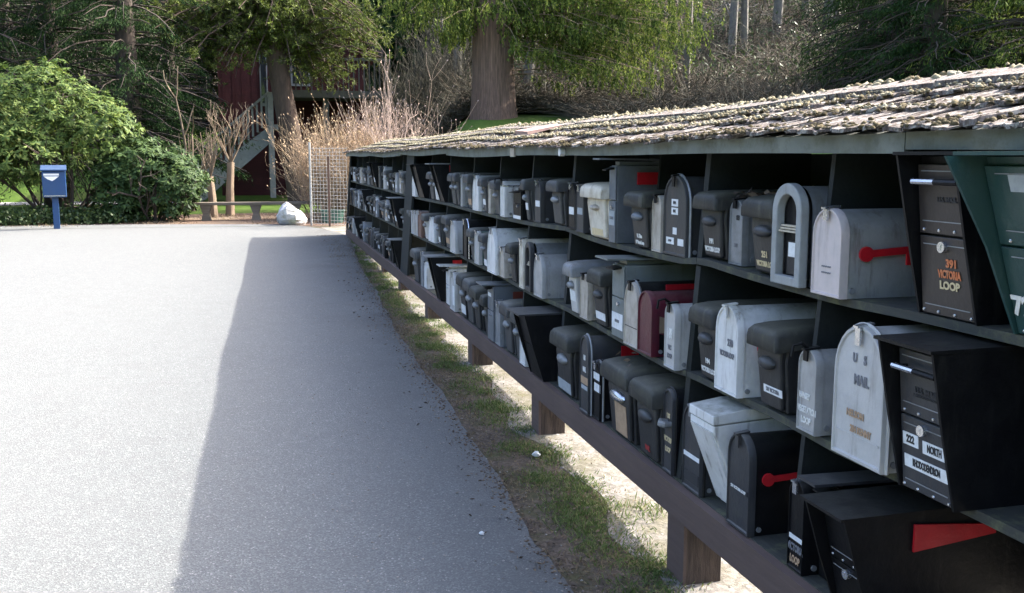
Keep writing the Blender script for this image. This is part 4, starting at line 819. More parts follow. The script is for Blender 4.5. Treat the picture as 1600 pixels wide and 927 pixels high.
# ---- bottom shelf
S_(3, 'lock', 'black_metal', 1308, 1372, 812, 'big black mailbox with tapered front and red wedge flag at the lower right', 0.03, 0.52, 0, dict(lean=0.07, handle=None), (), (), [('wedge', dict(x=.085, z=.90, L=.25))])
S_(3, 'locker', 'black_metal', 1273, 1306, 757, 'black mailbox under a wide mossy flat lid at the lower right', -0.05, 0.44, 0, dict(lid_mat='charcoal_metal', gap=.02))
S_(3, 'dome', 'black_metal', 1227, 1262, 763, 'slim black dome mailbox with a white strip above its lettering', 0.0, plates=[(.36, 0, .05, .9, 'label_white')], text=[('VICTORIA', 0.032, .25, .0, 'ink_grey', .6), ('LOOP', 0.032, .12, .0, 'label_tan', .65)])
S_(3, 'dome', 'black_metal', 1137, 1170, 687, 'big black dome mailbox with a red flag arm along its side', 0.01, 0.50, kw=dict(door='charcoal_metal', latch='charcoal_metal', k=1.1), plates=[(.42, 0, .045, .8, 'ink_black')], text=[('231 VICTORIA LOOP', 0.014, .42, 0, 'ink_white', .8)], flags=[('arm', dict(x=.06, z=.58, L=.22))])
S_(3, 'drop', 'white_paint', 1097, 1134, 622, 'tall white tapered drop box with a mossy lid on the bottom shelf', 0.01, 0.52)
S_(3, 'dome', 'charcoal_metal', 1068, 1094, 640, 'black dome mailbox half hidden behind the white drop box', 0.0, kw=dict(latch='dull_metal', rim='black_metal'), plates=[(.40, 0, .05, .9, 'label_white'), (.16, 0, .12, .8, 'ink_black')])
S_(3, 'dome', 'black_metal', 1034, 1063, 619, 'black dome mailbox with a thick handle above gold lettering', 0.0, kw=dict(door='charcoal_metal', latch=None, rim='black_metal'), text=[('US', 0.026, .68, -.05, 'ink_gold'), ('VICTORIA', 0.028, .40, -.05, 'ink_gold', .6), ('LOOP', 0.028, .28, -.05, 'ink_gold', .7)], flags=[('bar', {})])
S_(3, 'hood', 'black_plastic', 986, 1029, 609, 'black plastic mailbox with faint red lettering beside the gold-lettered dome', 0.0, kw=dict(knob='charcoal_metal'), text=[('MAIL', 0.03, .14, .0, 'ink_red', .8)], flags=[('stub', dict(x=.12, z=.6))])
S_(3, 'hood', 'black_plastic', 940, 983, 579, 'black plastic mailbox with a silver handle and brown paper label', 0.0, kw=dict(knob='chrome'), plates=[(.26, -.05, .40, .42, 'label_tan')], flags=[('stub', dict(x=.10, z=.62))])
S_(3, 'dome', 'black_metal', 925, 939, 569, 'slim black dome mailbox with two white stickers', 0.01, kw=dict(rim='dull_metal'), plates=[(.74, 0, .12, .8, 'label_white'), (.55, -.1, .14, .8, 'label_white')])
S_(3, 'dome', 'charcoal_metal', 907, 924, 518, 'tall charcoal dome mailbox lettered US MAIL in white', 0.03, kw=dict(k=1.5, latch=None, rim='dull_metal'), text=[('US', 0.034, .71, -.02, 'ink_white', .7), ('MAIL', 0.034, .56, -.02, 'ink_white', .6)], plates=[(.42, 0, .09, .8, 'label_tan'), (.33, 0, .05, .7, 'label_grey')], flags=[('rect', dict(x=.16, z=.80, L=.09))])
S_(3, 'hood', 'black_plastic', 863, 890, 523, 'grey-black plastic mailbox with a pale label left of the US MAIL dome', 0.0, kw=dict(knob='dull_metal'), plates=[(.14, .02, .16, .7, 'label_grey')], flags=[('stub', dict(x=.11, z=.55))])
S_(3, 'lock', 'black_metal', 830, 850, 494, 'big black tapered mailbox with a red flag by the divider on the bottom shelf', 0.03, 0.5, 0, dict(lean=.09, fine=False, handle=None, top_mat='charcoal_metal'), flags=[('rect', dict(x=.20, z=.87, L=.08))])
S_(3, 'dome', 'white_paint', 812, 822, 500, 'slim white dome mailbox behind the big black tapered one', 0.02, kw=dict(k=1.5))
S_(3, 'hood', 'grey_plastic', 798, 811, 486, 'grey plastic mailbox left of the slim white dome on the bottom shelf', 0.0)
S_(3, 'hood', 'grey_plastic', 784, 796, 474, 'grey plastic mailbox right of a dull silver dome', 0.0)
S_(3, 'dome', 'dull_metal', 774, 783, 472, 'dull silver dome mailbox with peeling coat', 0.01)
S_(3, 'locker', 'grey_metal', 762, 773, 446, 'grey locker mailbox with a pale front and brownish red side flag', 0.02, 0.5, plates=[(.8, .1, .06, .5, 'label_white')], flags=[('rect', dict(x=.13, z=.80, L=.2, mat='faded_red'))], kw=dict(gap=.012))
S_(3, 'hood', 'black_plastic', 748, 760, 462, 'black plastic mailbox, last of four alike left of the grey locker', 0.0)
S_(3, 'hood', 'black_plastic', 737, 747, 450, 'black plastic mailbox, third of four alike left of the grey locker', 0.0)
S_(3, 'hood', 'grey_plastic', 726, 736, 438, 'grey plastic mailbox, second of four alike left of the grey locker', 0.0)
S_(3, 'hood', 'black_plastic', 716, 725, 430, 'black plastic mailbox with white tag, first of four alike', 0.0, plates=[(.2, 0, .2, .7, 'label_white')])
S_(3, 'dome', 'pale_metal', 704, 712, 428, 'pale silver dome mailbox with a white strip beside four black plastic ones', 0.02, plates=[(.4, -.2, .5, .4, 'label_white')])
S_(3, 'locker', 'white_paint', 698, 703, 416, 'low white box mailbox behind a pale silver dome', 0.0)
S_(3, 'lock', 'black_metal', 680, 690, 403, 'big black tapered mailbox with white sticker and red flag near the section post', 0.02, kw=dict(lean=.07, fine=False, handle=None, top_mat='dull_metal'), flags=[('rect', dict(x=.10, z=.86, L=.08)), ('rect', dict(x=.12, z=.5, L=.06, mat='label_white'))])
S_(3, 'dome', 'white_paint', 664, 668, 410, 'white dome mailbox hidden behind a big black tapered one', 0.0)
S_(3, 'dome', 'dull_metal', 655, 662, 394, 'tall dull silver dome mailbox near the section post on the bottom shelf', 0.01, kw=dict(k=1.4))
S_(3, 'hood', 'grey_plastic', 643, 652, 391, 'grey plastic mailbox closest to the section post on the bottom shelf', 0.0)
# turn pixels into places on the shelves
entries = []
for sp in SPEC:
    z = {1: 1.20, 2: 0.77, 3: 0.349}[sp['row']]; sp['p'] += 0.035 if sp['kind'] == 'hood' else 0; far3 = sp['row'] == 3 and sp['xn'] < 760; sp['D'] = min(.22+sp['p'] if far3 else 9, {1: .43, 2: .47, 3: .385 if sp['xn'] < 1300 else .5}[sp['row']]+sp['p'], sp['D']); X = XF(z)-sp['p']
    yf = y_on_rack(sp['xf'], X, z); yn = y_on_rack(sp['xn'], X, z)
    zs = shelf_z(sp['row'], (yf+yn)/2)
    off = 0.05 if sp['kind'] == 'lock' else 0.0
    h = z_at(sp['yt'], X, yn)-zs
    cap = {1: EAVE_Z-0.012, 2: shelf_z(1, (yf+yn)/2)-0.05, 3: shelf_z(2, (yf+yn)/2)-0.05}[sp['row']]-zs
    w_ = yf-yn
    w_ = min(max(w_, 0.15), 0.34); c = (yf+yn)/2
    if yf-yn > 0.34 or yf-yn < 0.15: c = yn+w_/2
    entries.append(dict(sp, yf=c+w_/2, yn=c-w_/2, h=min(max(h, 0.2), cap)))
# the far section: filled box by box between the pixels that can be told apart
fk = random.Random(5)
def far_fill(row, ya, yb, skip=()):
    yv = ya; i = 0
    while yv < yb:
        w_ = fk.uniform(0.155, 0.215)
        kind = fk.choice(['dome', 'dome', 'hood', 'hood', 'hood', 'dome', 'lock' if fk.random() < 0.45 else 'hood'])
        if kind == 'lock': w_ = 0.24
        if kind == 'dome': mat = fk.choice(['galvanised', 'pale_metal', 'white_paint', 'dull_metal', 'black_metal', 'black_metal', 'beige_paint', 'charcoal_metal', 'dull_metal', 'charcoal_metal'])
        elif kind == 'hood': mat = fk.choice(['grey_plastic', 'black_plastic', 'grey_plastic'])
        else: mat = 'black_metal'
        h = {'dome': fk.uniform(.21, .29), 'hood': fk.uniform(.21, .25), 'lock': fk.uniform(.31, .33)}[kind]
        fl = []
        if kind == 'lock': fl = [('rect', dict(x=.2, z=.88, L=.16))]
        elif fk.random() < 0.12: fl = [('knob', dict(x=.1, z=.6))]
        pl = [(.3, 0, .18, .6, fk.choice(['label_white', 'label_white', 'label_tan']))] if fk.random() < .35 else []
        kw = dict(fine=False)
        if kind == 'lock': kw.update(lean=.05, handle=None, top_mat=fk.choice(['dull_metal', 'black_metal']))
        if kind == 'dome': kw.update(k=fk.choice([1, 1, 1.4]))
        yield dict(row=row, kind=kind, mat=mat, yn=yv, yf=yv+w_, h=h, p=fk.uniform(-.01, .025), D=.40 if row != 3 else .20, rot=fk.uniform(-.04, .04), kw=kw, text=(), plates=pl, flags=fl, desc=None)
        yv += w_+fk.choice([.01, .012, .02, .03, .1])
for row in (1, 2, 3): entries += list(far_fill(row, 10.95, 17.2))
entries.sort(key=lambda e: (e['row'], e['yn']))
div_lim = divY
for a, b in zip(entries[:-1], entries[1:]):
    if a['row'] == b['row'] and a['yf'] > b['yn']-0.006:
        m_ = (a['yf']+b['yn'])/2; a['yf'] = min(a['yf'], m_-0.004); b['yn'] = max(b['yn'], m_+0.004)
# fill the small near-range gaps the photograph shows as closely packed rows
for e in entries:      # keep clear of the partitions
    for dv in div_lim:
        if e['yn']-0.022 < dv < e['yf']+0.022:
            w_ = e['yf']-e['yn']
            if dv > (e['yn']+e['yf'])/2: e['yf'] = min(e['yf'], dv-0.026); e['yn'] = min(e['yn'], e['yf']-0.10)
            else: e['yn'] = max(e['yn'], dv+0.026); e['yf'] = max(e['yf'], e['yn']+0.10)
for a, b in zip(entries[:-1], entries[1:]):
    if a['row'] == b['row'] and a['yf'] > b['yn']-0.005:
        m_ = (a['yf']+b['yn'])/2; a['yf'] = m_-0.003; b['yn'] = m_+0.003
ORD = 'first second third fourth fifth sixth seventh eighth ninth tenth eleventh twelfth thirteenth fourteenth fifteenth sixteenth seventeenth eighteenth nineteenth twentieth'.split()
def ordinal(n):
    if n <= 20: return ORD[n-1]
    t = {2: 'twenty', 3: 'thirty', 4: 'forty'}[n//10] if n % 10 else {3: 'thirtieth', 4: 'fortieth'}[n//10]
    return t+'-'+ORD[n % 10-1] if n % 10 else t
SH = {1: 'top', 2: 'middle', 3: 'bottom'}
NICE = {'galvanised': 'galvanised', 'pale_metal': 'pale silver', 'white_paint': 'white', 'dull_metal': 'dull silver', 'black_metal': 'black', 'beige_paint': 'beige', 'charcoal_metal': 'charcoal', 'grey_plastic': 'grey plastic', 'black_plastic': 'black plastic'}
KN = {'dome': 'dome', 'hood': 'hooded', 'lock': 'tapered locking'}
for row in (1, 2, 3):
    far = [e for e in entries if e['row'] == row][::-1]
    for i, e in enumerate(far):
        if e['desc'] is None: e['desc'] = '%s %s mailbox, %s from the far end of the %s shelf' % (NICE[e['mat']], KN[e['kind']], ordinal(i+1), SH[row])
boxes = []
for e in entries:
    if e['yf']-e['yn'] < 0.07: continue
    B = Box(e['row'], e['kind'], e['yf'], e['yn'], e['h'], e['p'], e['D'], e['rot']+random.uniform(-.012, .012))
    getattr(B, e['kind'])(e['mat'], **e['kw']) if e['kind'] not in ('drop', 'archway') else getattr(B, e['kind'])(e['mat'])
    tgt = getattr(B, 'door', B.body)
    B.plates(e['plates'], tgt)
    B.text(e['text'], tgt)
    for fk_, kw in e['flags']:
        kw = dict(kw)
        if fk_ == 'band':
            w_ = B.w; pr = arch(w_*.962, B.h*.99, 14)
            for z0, z1, mm in ((.35, .62, 'camo_tan'), (.02, .35, 'black_metal')):
                B.part(MB().loft([[(x, -w_*.481-.0015, B.h*(z0+.02*math.sin(x*40))), (x, -w_*.478, B.h*(z0+.02*math.sin(x*40))), (x, -w_*.478, B.h*(z1+.02*math.sin(x*55+1))), (x, -w_*.481-.0015, B.h*(z1+.02*math.sin(x*55+1)))] for x in np.linspace(.03, B.D-.02, 24)]), 'side_band', mm, B.body)
        elif fk_ == 'bar':
            z = B.h*.60; B.part(MB().tube([(-.005, B.w*.1, z), (-.03, B.w*.12, z+.004), (-.04, -B.w*.1, z), (-.03, -B.w*.35, z), (-.004, -B.w*.35, z)], [.012, .014, .014, .014, .012], 8), 'handle', 'dull_metal', tgt)
            B.flag('stub', x=.05, z=.62)
        else: B.flag(fk_, **kw)
    tag(B.root, e['desc'], 'mailbox', 'mailboxes on the rack'); B.e = e; boxes.append(B)
# dry leaves caught on mailbox lids
def litter_on(B, n, name, label):
    P = np.stack([rng.uniform(0.0, .3, n), rng.uniform(-.5, .5, n)*B.w*1.1, np.full(n, B.h+.006)+rng.uniform(0, .02, n)], 1)
    V, Fq = leaves(P, rng.normal(size=(n, 3))*[1, 1, .25], rng.uniform(.02, .05, n), rng.uniform(.008, .02, n))
    o = np_mesh(name, V, Fq, 'dead_leaf', None, loc=(B.xw, B.Y, B.zf)); tag(o, label, 'leaves', kind='stuff')
for B in boxes:
    if 'leaf litter on top' in B.e['desc']: litter_on(B, 60, 'leaf_litter', 'dry leaves and twigs caught on top of the slim grey mailbox')
    if 'brown paper label' in B.e['desc']: litter_on(B, 10, 'leaf_litter', 'few curled dry leaves on the lid of the mailbox with brown label')
#BACKGROUND
# ------------------------------------------------------------------ verge: grass, dry leaves, pebbles, litter
def on_ground(x, y): return np.stack([x, y, gz(x, y)], -1)
def clumpy(n, x0, x1, y0, y1, nc, spread, pw=1.0):
    cx_ = rng.uniform(x0, x1, nc); cy_ = y0+(y1-y0)*rng.random(nc)**pw; k = rng.integers(0, nc, n)
    return cx_[k]+rng.normal(size=n)*spread, cy_[k]+rng.normal(size=n)*spread
def blades(name, x, y, hmin, hmax, w, mat, lean=0.5, label=None):
    n = len(x); P = on_ground(x, y); P[:, 2] += 0.002
    U = np.stack([rng.normal(size=n)*lean, rng.normal(size=n)*lean, np.ones(n)], 1)
    V, Fq = leaves(P, U, rng.uniform(hmin, hmax, n), w*rng.uniform(.7, 1.4, n)); o = np_mesh(name, V, Fq, mat); tag(o, label, 'grass' if label else None, kind='stuff')
x, y = clumpy(30000, 1.28, 1.56, 2.6, 17.6, 300, 0.05, 1.2); ok = (x > 1.1+0.012*(y-3)+.0026*np.clip(y-6, 0, 20)**2*.9) & (x < 1.85)
blades('grass', x[ok], y[ok], .012, .042, .0045, 'grass_blade', 0.9, 'short green grass and moss along the edge of the asphalt')
x, y = clumpy(26000, 1.08, 1.55, 2.4, 17.4, 260, 0.09, 1.2); ok = (x > 1.0) & (x < 1.8)
blades('dry_grass', x[ok], y[ok], .012, .035, .004, 'dry_grass', 1.6, 'brown dry grass and needles on the soil verge')
x, y = clumpy(9000, 1.62, 2.9, 2.4, 17.6, 60, 0.07, 1.1)
blades('gravel_grass', x, y, .02, .075, .005, 'grass_blade', 0.6, 'grass tufts growing in the gravel under the rack')
x, y = clumpy(2500, -5, 2.4, 20.5, 24, 90, .2)
blades('bed_grass', x, y, .03, .09, .012, 'dry_grass', 0.9, 'dry grass on the bed beyond the asphalt')
n = 5200; x = rng.uniform(1.5, 3.6, n); y = 2.3+13*rng.random(n)**1.3; P = on_ground(x, y); P[:, 2] += .004
o = lumps('gravel_stones', P, rng.uniform(.004, .014, n), 'pebble', None, .7); tag(o, 'loose gravel stones under the rack', 'gravel')
n = 700; x = rng.uniform(.2, 1.25, n); y = 2.6+12*rng.random(n)**1.3; x += .012*(y-3); P = on_ground(x, y); P[:, 2] += .014
o = lumps('asphalt_grit', P, rng.uniform(.002, .006, n), 'pebble', None, .7); tag(o, 'loose grit scattered on the asphalt', 'grit')
n = 2600; y = 2.2+15*rng.random(n)**1.2; x = 1.12+.010*(y-3)+.0026*np.clip(y-6, 0, 20)**2*.9+np.where(rng.random(n) < .6, -np.abs(rng.normal(size=n))*.04, rng.uniform(0, .3, n)); P = on_ground(x, y); P[:, 2] += .014
leafy = lumps('soil_crumbs', P, rng.uniform(.002, .009, n), 'dead_leaf', None, .5); tag(leafy, 'dark soil crumbs and bark bits spilling onto the asphalt edge', 'soil')
n = 420; x = rng.uniform(.9, 1.5, n); y = 2.6+10*rng.random(n)**1.3; P = on_ground(x, y); P[:, 2] += .018
V, Fq = leaves(P, rng.normal(size=(n, 3))*[1, 1, .15], rng.uniform(.015, .04, n), rng.uniform(.006, .014, n)); o = np_mesh('dead_leaves', V, Fq, 'dead_leaf'); tag(o, 'dead leaves scattered over the verge', 'leaves', kind='stuff')
def crumple(name, px, py, r, mat, label, cat):
    p = on_z(px, py, float(gz(1.2, 4.7))); g = float(gz(p[0], p[1])); m = MB(); m.ellipsoid((0, 0, r*.55), (r, r*.7, r*.55), 9, 6)
    rr = random.Random(px); m.v = [(a+rr.uniform(-.3, .3)*r, b+rr.uniform(-.3, .3)*r, max(0.0, c+rr.uniform(-.15, .25)*r)) for a, b, c in m.v]
    o = m.build(name, mat, None, (p[0], p[1], g+.012), smooth_all=False); tag(o, label, cat)
crumple('paper_scrap', 838, 718, .022, 'label_white', 'crumpled white paper scrap on the verge near the gravel', 'litter')
crumple('pebble', 753, 835, .012, 'label_white', 'small white stone lying alone on the shaded asphalt', 'stone')

# ------------------------------------------------------------------ plants
def branchy(tw, p, d, L, r, depth, spread=.5, lift=.15, segs=2, kids=(2, 4)):
    """recursive bare branch; returns tips"""
    tips = []; pts = [np.array(p, float)]; d = unit(np.array(d, float))
    for _ in range(segs):
        d = unit(d+rng.normal(size=3)*.14+[0, 0, lift*.3]); pts.append(pts[-1]+d*L/segs)
    rs = np.linspace(r, r*.6, segs+1)
    tw.add(pts[:-1], pts[1:], rs[:-1], rs[1:])
    if depth == 0: return [(pts[-1], d)]
    for _ in range(rng.integers(*kids)):
        k = rng.integers(1, segs+1); nd = unit(d+rng.normal(size=3)*spread+[0, 0, lift])
        tips += branchy(tw, pts[k], nd, L*rng.uniform(.55, .8), r*.58, depth-1, spread, lift, segs, kids)
    return tips
def base_at(px, dist): x, y = az_dist(px, dist); return np.array([x, y, float(gz(x, y))])
def trunk_mesh(name, pts, rad, mat, parent, n=9, flute=0.0):
    m = MB(); m.tube(pts, rad, n)
    if flute:
        ps = [Vector(p) for p in pts]
        for i, vtx in enumerate(m.v):
            c = ps[i//n]; j = i % n; f = 1+flute*math.sin(j*2.4+(i//n)*.3)*(1 if j % 2 else -.6); v = Vector(vtx); m.v[i] = tuple(c+(v-c)*f)
    return m.build(name, mat, parent)
def tree_root(name, base, label, cat='tree', group=None):
    e = empty(name, base); tag(e, label, cat, group); return e
def rel(parent, P): return np.asarray(P)-np.array(parent.location)

def rhododendron(base, w, dpt, h, n, name, label, mat, low=.25, trunks=5, lobes=None):
    t = tree_root(name, base, label, 'bush', 'rhododendrons beyond the road')
    lobes = lobes or [(0, 0, .55, 1, 1, .5)]
    P = []; U = []
    tot = sum(l[3]*l[5] for l in lobes)
    for lx, ly, lz, sx, sy, sz in lobes:
        k = int(n*sx*sz/tot); d = unit(rng.normal(size=(k, 3))); r = rng.uniform(.55, 1.0, k)[:, None]**.5
        bump_ = 1+.16*np.sin(d[:, 0:1]*7+lx*9)*np.cos(d[:, 2:3]*8)+.1*np.sin(d[:, 1:2]*15)
        P.append(np.array([lx*w, ly*dpt, lz*h])+d*r*bump_*np.array([sx*w/2, sy*dpt/2, sz*h])); U.append(d)
    P = np.concatenate(P); U = np.concatenate(U); ok = P[:, 2] > low*h*rng.uniform(.4, 1, len(P)); P = P[ok]; U = U[ok]; k = len(P)
    m = 9; A = np.repeat(P, m, 0); ax = unit(U*.7+np.array([0, 0, .8])+rng.normal(size=U.shape)*.25); AX = np.repeat(ax, m, 0)
    out = unit(rng.normal(size=(k*m, 3))); out = unit(out-AX*np.sum(out*AX, 1, keepdims=True)*.8)
    D = unit(out+AX*rng.uniform(-.35, .4, (k*m, 1))-np.array([0, 0, .22])); L = rng.uniform(.09, .15, k*m)
    V, Fq = leaves(A, D, L, L*.34, V=np.cross(D, AX)); np_mesh('foliage', V, Fq, mat, t)
    tw = Twigs()
    for i in range(trunks):
        a = 2*math.pi*i/trunks+rng.uniform(-.3, .3); b0 = np.array([math.cos(a)*.14*w*.4, math.sin(a)*.14*w*.4, -.05])
        branchy(tw, b0, (math.cos(a)*.6, math.sin(a)*.6, 1), h*.42, .045, 3, .6, .15, 3, (2, 4))
    tw.build('stems', 'dark_bark', t); return t
b = base_at(92, 22.6)
rhododendron(b, 3.9, 3.0, 3.1, 2700, 'rhododendron_bush', 'large yellow-green rhododendron behind the blue box at the left', 'rhodo_leaf', .28, 7, [(-.38, 0, .66, .55, .8, .33), (-.08, 0, .74, .52, .8, .32), (.2, .05, .62, .42, .8, .25), (-.2, -.1, .48, .65, .8, .22)])
b = base_at(234, 22.0)
rhododendron(b, 2.1, 1.7, 1.75, 1500, 'rhododendron_bush', 'smaller dark green rhododendron right of the blue box', 'rhodo_dark', .04, 6, [(-.12, 0, .66, .7, .8, .34), (.2, 0, .48, .66, .9, .42), (-.25, 0, .42, .6, .8, .38)])
b = base_at(-130, 25)
rhododendron(b, 3.4, 3.0, 3.0, 1200, 'rhododendron_bush', 'rhododendron cut off by the left edge of the picture', 'rhodo_dark', .2, 6)
# ground cover at the foot of the bushes
n = 9000; k = rng.integers(0, 26, n); cxs = np.array([az_dist(px, 21.9+rng.uniform(-.2, .5)) for px in np.linspace(-20, 205, 26)])
P = np.stack([cxs[k, 0]+rng.normal(size=n)*.25, cxs[k, 1]+rng.normal(size=n)*.2, np.zeros(n)], 1); P[:, 2] = gz(P[:, 0], P[:, 1])+np.abs(rng.normal(size=n))*.12
V, Fq = leaves(P, rng.normal(size=(n, 3))+[0, 0, .5], .07, .045); o = np_mesh('ground_cover', V, Fq, 'ivy_leaf'); tag(o, 'low dark green ground cover at the foot of the rhododendrons', 'ground cover', kind='stuff')

def conifer(base, h, rad, n, label, mat, spray=(.10, .20), width=.05, droop=.55, first=.6, trunk_r=.3, bark='dark_bark', name='conifer_tree', group='dark conifers', nl=120, hang=1.2, density_low=.75, arc=None, tips=0.0):
    """trunk, drooping limbs and hanging sprays of small leaf faces"""
    t = tree_root(name, base, label, 'tree', group)
    trunk_mesh('trunk', [(0, 0, -.3), (0, 0, h*.3), (0, 0, h*.7), (0, 0, h)], [trunk_r*1.15, trunk_r*.85, trunk_r*.45, .03], bark, t, 12, .04)
    tw = Twigs(); P = []; U = []
    per = max(4, n//nl)
    for i in range(nl):
        z = first+(h-first)*rng.random()**(1/density_low) if density_low < 1 else first+(h-first)*rng.random()
        z = first+(h-first)*(rng.random()**1.5)
        a = rng.uniform(0, 2*math.pi) if arc is None else rng.uniform(*arc)
        L = rad*(1-.8*z/h)*rng.uniform(.65, 1.1); s_ = np.linspace(0, 1, 6)
        d = np.array([math.sin(a), math.cos(a)])
        zz = z+L*(.18*s_-droop*s_**2*rng.uniform(.7, 1.2)+.12*np.clip(s_-.75, 0, 1))
        pts = np.stack([d[0]*L*s_, d[1]*L*s_, zz], 1)+rng.normal(size=(6, 3))*.04*L*s_[:, None]*.5
        r0 = .035*L/3+.008; tw.add(pts[:-1], pts[1:], np.linspace(r0, .008, 6)[:-1], np.linspace(r0, .008, 6)[1:])
        u = rng.random(per)**.7; side = rng.normal(size=per)*(.10*L*(1.15-u)+.05); c = np.stack([np.interp(u, s_, pts[:, j]) for j in range(3)], 1)
        c[:, 0] += -d[1]*side; c[:, 1] += d[0]*side; c[:, 2] -= np.abs(rng.normal(size=per))*.10*hang+np.abs(side)*.35
        P.append(c); U.append(np.stack([d[0]*.35+rng.normal(size=per)*.4, d[1]*.35+rng.normal(size=per)*.4, -hang*rng.uniform(.3, 1.2, per)], 1))
    P = np.concatenate(P); U = np.concatenate(U); ok = P[:, 2] > .25; P = P[ok]; U = U[ok]
    L = rng.uniform(*spray, len(P)); V, Fq = leaves(P, U, L, L*0+width*rng.uniform(.6, 1.4, len(P))); np_mesh('crown', V, Fq, mat, t); tw.build('limbs', bark, t); return t
for px, d_, h_, r_, nn, lb in ((-60, 29, 15, 4.2, 16000, 'dark conifer at the far left edge behind the rhododendrons'), (86, 30, 16, 4.4, 24000, 'dark drooping conifer with visible trunk above the large rhododendron'),
                               (205, 28, 15, 3.6, 22000, 'dark conifer behind the gap between the two rhododendrons'), (268, 37, 17, 4.5, 15000, 'dark conifer standing left of the red house'), (20, 44, 20, 6, 11000, 'far dark conifer behind the large rhododendron'), (150, 46, 20, 6, 11000, 'far dark conifer filling the gap above the smaller rhododendron'), (330, 47, 20, 6, 9000, 'far dark conifer behind the red house stairs')):
    conifer(base_at(px, d_), h_*.75, r_, int(nn*2.6), lb, 'fir_leaf', (.07, .15), .02, .5, 1.5, .32, nl=230, hang=.8)
for px, d_, h_, r_, nn, lb in ((1348, 30, 8.5, 2.6, 34000, 'narrow dark conifer at the left end of the right-hand group'), (1450, 25, 7.5, 2.6, 34000, 'dark conifer closest behind the roof in the right-hand group'), (1395, 27, 8.5, 3.2, 44000, 'dark conifer left of the others above the rack roof at right'), (1520, 28, 9.5, 3.6, 48000, 'dark conifer in the middle of the right-hand group above the roof'), (1610, 25, 8, 3.4, 48000, 'lighter green conifer at the right edge above the roof')):
    conifer(base_at(px, d_), h_, r_, nn, lb, 'fir_leaf' if px < 1600 else 'cedar_leaf', (.07, .15), .024, .45, -.6, .3, group='conifers on the slope at right', nl=330, hang=.9)
# the great cedar with the fluted reddish trunk
b = base_at(771, 27.0)
t = tree_root('cedar_tree', b, 'great cedar with a fluted reddish trunk and drooping sprays behind the rack', 'tree')
trunk_mesh('trunk', [(.02, 0, -.5), (.01, 0, .3), (0, 0, 1.2), (-.02, 0, 3.5), (-.03, 0, 6), (0, 0, 7.6)], [.70, .58, .535, .50, .46, .34], 'cedar_bark', t, 34, .05)
tw = Twigs(); P = []; U = []
for i in range(260):
    px = rng.choice([rng.uniform(560, 760), rng.uniform(790, 1130), rng.uniform(860, 1090)], p=[.24, .46, .30])
    dd = 27.0+rng.uniform(-2.0, 1.8)
    low = np.interp(px, [560, 640, 700, 745, 800, 860, 905, 960, 1030, 1070, 1110, 1140], [40, 70, 95, 100, 95, 110, 165, 150, 175, 130, 70, 25])
    py = -90+(low+70)*rng.random()**.75
    tip = at_dist(px, py, dd)-b; z0 = tip[2]+rng.uniform(.2, 1.4); s_ = np.linspace(0, 1, 7)
    pts = np.stack([tip[0]*s_, tip[1]*s_, z0+(tip[2]-z0)*s_**1.6+.12*np.sin(s_*3)], 1)+rng.normal(size=(7, 3))*.03
    tw.add(pts[:-1], pts[1:], np.linspace(.022, .004, 7)[:-1], np.linspace(.022, .004, 7)[1:])
    for q in range(22):                       # hanging strings of scale leaves
        u = rng.uniform(.35, 1)**.7; c = np.array([np.interp(u, s_, pts[:, j]) for j in range(3)])+rng.normal(size=3)*[.16, .16, .03]
        ln = rng.uniform(.12, .42); kk = int(ln/.022)+2; sw = rng.normal(size=2)*.12
        zt = np.linspace(0, 1, kk); P.append(np.stack([c[0]+sw[0]*zt*ln, c[1]+sw[1]*zt*ln, c[2]-zt*ln], 1)); U.append(np.stack([rng.normal(size=kk)*.55, rng.normal(size=kk)*.55, -np.ones(kk)], 1))
P = np.concatenate(P); U = np.concatenate(U); L = rng.uniform(.06, .12, len(P)); V, Fq = leaves(P, U, L, rng.uniform(.022, .042, len(P)))
np_mesh('crown', V, Fq, 'cedar_leaf', t); tw.build('limbs', 'shrub_bark', t)

# pine in front of the house: leaning trunk, tufted canopy
b = base_at(466, 29.5)
t = tree_root('pine_tree', b, 'pine with a slightly leaning brown trunk in front of the red house', 'tree')
top = at_dist(432, 95, 29.3)-b; top2 = at_dist(425, -60, 29.3)-b
trunk_mesh('trunk', [(0.03, 0, -.2), (0, 0, .15), tuple(top*.5+np.array([.05, 0, 0])), tuple(top), tuple(top2), tuple(top2*1.5)], [.42, .34, .30, .27, .2, .08], 'pine_bark', t, 14, .04)
tw = Twigs(); P = []; U = []
for i in range(210):
    px = rng.uniform(225, 600); up_ = np.interp(px, [225, 300, 420, 520, 600], [20, -10, -60, -20, 50]); lo_ = np.interp(px, [225, 270, 330, 420, 480, 540, 590], [45, 85, 120, 130, 140, 140, 95])
    py = up_+(lo_-up_)*rng.random(); tip = at_dist(px, py, 29.5+rng.uniform(-2, 1.5))-b
    o_ = top+(top2-top)*rng.random(); s_ = np.linspace(0, 1, 5)[:, None]; pts = o_+(tip-o_)*s_+np.array([0, 0, .25])*np.sin(s_*3)+rng.normal(size=(5, 3))*.06
    tw.add(pts[:-1], pts[1:], np.linspace(.05, .012, 5)[:-1], np.linspace(.05, .012, 5)[1:])
    for q in range(30):
        u = rng.uniform(.25, 1); c = np.array([np.interp(u, s_[:, 0], pts[:, j]) for j in range(3)])+rng.normal(size=3)*[.28, .28, .12]
        kk = 14; d = unit(rng.normal(size=(kk, 3))+[0, 0, .6]); P.append(np.repeat(c[None], kk, 0)); U.append(d)
P = np.concatenate(P); U = np.concatenate(U); V, Fq = leaves(P, U, rng.uniform(.09, .16, len(P)), .022)
np_mesh('crown', V, Fq, 'pine_leaf', t); tw.build('limbs', 'pine_bark', t)

